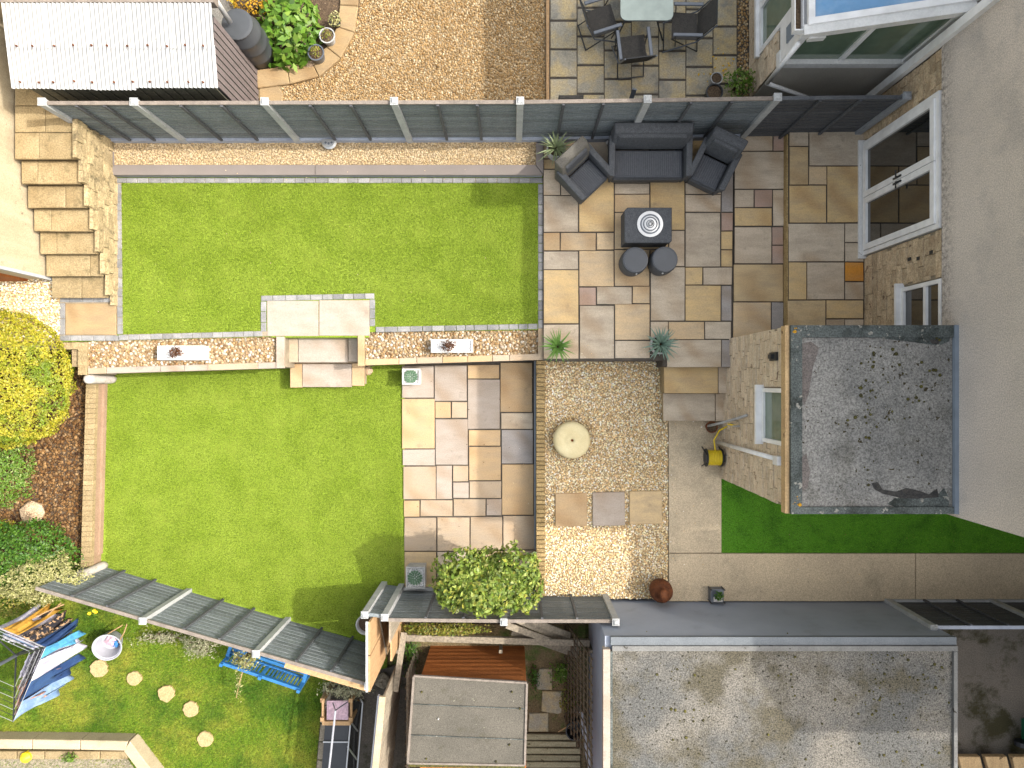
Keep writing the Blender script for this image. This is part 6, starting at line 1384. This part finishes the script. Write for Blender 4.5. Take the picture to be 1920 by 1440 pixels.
mk(MB().beam(pz(766, 1434, 1.47), pz(984, 1438, 1.47), .06, .02), 'rear_eaves', M['moss'], s2)
for py in (1320, 1378):
    mk(MB().beam(pz(771-(py-1268)*.035, py, 1.40+.12*(py-1275)/160), pz(986, py+9, 1.40+.12*(py-1275)/160), .012, .006), 'felt_lap', M['felt_dark'], s2)
for (px, py) in ((960, 1300), (975, 1330), (955, 1395), (800, 1420), (930, 1425), (790, 1300)):
    mk(MB().lathe(*P(px, py, 1.46), [(.018, 1.40+.12*(py-1275)/160-.01), (.014, 1.40+.12*(py-1275)/160+.012), (.001, 1.40+.12*(py-1275)/160+.016)], 7).jit(.003), 'moss_clump', M['moss'], s2)
mk(MB().lathe(*P(822, 1348, 1.46), [(.012, 1.43), (.012, 1.47), (.001, 1.475)], 8), 'roof_nail', M['white_pot'], s2)
# planting strip, beams and slabs
bush('low_hedge', 'low orange and green clipped hedge right behind the patio fence', 'hedge', 830, 1178, .35, (.80, .13, .25), 1800, .05, 'leaf_hedge', ZN, 17, .2, inner=.5)
bm = thing('timber_bracing', 'weathered horizontal timber beam with diagonal boards behind the patio fence', 'timber bracing', (*P(920, 1200, .9), ZN))
mk(MB().beam(pz(755, 1195, .5), pz(1105, 1205, .5), .11, .08), 'beam', M['timber_grey'], bm)
for (p, q_) in (((950, 1172, .9), (1085, 1220, .2)), ((1000, 1165, .9), (1070, 1192, .3)), ((960, 1185, .4), (1083, 1228, .0)), ((965, 1160, .9), (1060, 1200, .2))):
    mk(MB().beam(pz(*p), pz(*q_), .11, .03), 'diagonal_board', M['timber_grey'], bm)
for x in (758, 940, 1100): mk(MB().beam(pz(x, 1200, ZN), pz(x+(x-960)*.06, 1222, .48), .06, .06, up=(1,0,0)), 'post', M['timber_grey'], bm)
for (pts, lb) in (([(1012,1254),(1035,1254),(1035,1294),(1008,1293),(1002,1275)], 'worn square stepping slab nearest the timber beam in the shed garden'), ([(1017,1296),(1054,1297),(1053,1336),(1047,1339),(1015,1334)], 'middle grey stepping slab in the shed garden'), ([(992,1338),(1028,1337),(1028,1372),(990,1372)], 'mossy stepping slab just above the pale decking in the shed garden')):
    mk(MB().prism(poly(pts, -.16), ZN-.02, -.155, .01), 'stepping_slab', M['old_slab'], cat='stepping slab', label=lb, group='stepping slabs beside the brown shed')
dk = mk(MB().prism(poly([(985, 1377), (1090, 1377), (1090, 1480), (985, 1480)], -.12), -.26, -.17), 'decking', M['soil'], kind='structure')
for k in range(7): mk(MB().prism(poly([(985, 1377+k*13), (1088-(8 if k < 2 else 0), 1378+k*13), (1088-(8 if k < 2 else 0), 1387.5+k*13), (985, 1387.5+k*13)], -.12), -.165, -.12, .006).jit(.002), 'deck_board', M['deck'], dk)
bush('ivy_clump', 'green ivy clump between the stepping slabs and the garage trellis', 'plant', 1052, 1262, -.05, (.22, .24, .12), 420, .05, 'leaf_green', ZN, 18, .4, inner=.1)
bush('ivy_clump', 'green weeds along the shed side left of the stepping slabs', 'plant', 1002, 1268, -.1, (.12, .3, .1), 260, .045, 'leaf_dark', ZN, 19, .4, inner=.1)
bush('ivy_clump', 'brownish weeds lower down near the black bucket', 'plant', 1068, 1312, -.1, (.2, .3, .08), 300, .05, 'leaf_hedge', ZN, 20, .5, inner=.1)
bush('dark_weeds', 'dark overgrown weeds between old fence and brown shed by the rocks', 'plant', 770, 1225, 0, (.18, .4, .12), 420, .05, 'leaf_dark', ZN, 21, .5, inner=.1)
for (px, py, r, lb) in ((750, 1217, .12, 'long brown rock standing near the low hedge'), (770, 1231, .13, 'flat grey-brown rock lying beside the orange shed wall'), (715, 1282, .13, 'pale round rock pile at the foot of the timber corner screen'), (1082, 1338, .09, 'small grey round rock next to the black bucket')):
    x, y = P(px, py, 0); mk(MB().lathe(x, y, [(.001, ZN), (r, ZN+.02), (r*1.1, ZN+.09), (r*.6, ZN+.15), (.001, ZN+.16)], 9).jit(.02), 'rock', M['timber_grey'], cat='rock', label=lb)
bk = thing('black_bucket', 'black bucket with a stick beside the decking', 'bucket', (*P(1078, 1366, .1), ZN))
x, y = P(1078, 1366, .1)
mk(MB().lathe(x, y, [(.13, -.12), (.17, .18), (.18, .2), (.16, .2), (.12, -.05), (.001, -.05)], 20), 'bucket_body', M['black_plastic'], bk); mk(MB().cyl((x-.1, y+.1, .18), (*P(1047, 1372, 0), 0), .012), 'stick', M['timber_new'], bk)
mk(MB().beam(pz(1090, 1335, .3), pz(1112, 1480, .6), .08, .02), 'leaning_plank', M['bowl'], cat='plank', label='pale blue-white plank leaning beside the garage below the trellis')
lt = thing('leaning_trellis', 'brown diamond trellis leaning against the garage side wall', 'trellis', (1.1, -5.3, ZN))
def lp(u, v): # u along y, v up
    z = ZN+v; return (.98+.16*v, -4.42-u, z)
for k in range(14): mk(MB().beam(lp(.14*k, 0), lp(.14*k, 1.95), .022, .012, up=(1,0,0)), 'upright', M['bark'], lt)
for k in range(9): mk(MB().beam(lp(0, .1+.22*k), lp(1.9, .1+.22*k), .022, .012, up=(0,0,1)), 'lath', M['bark'], lt)
print('objects', len(bpy.data.objects))
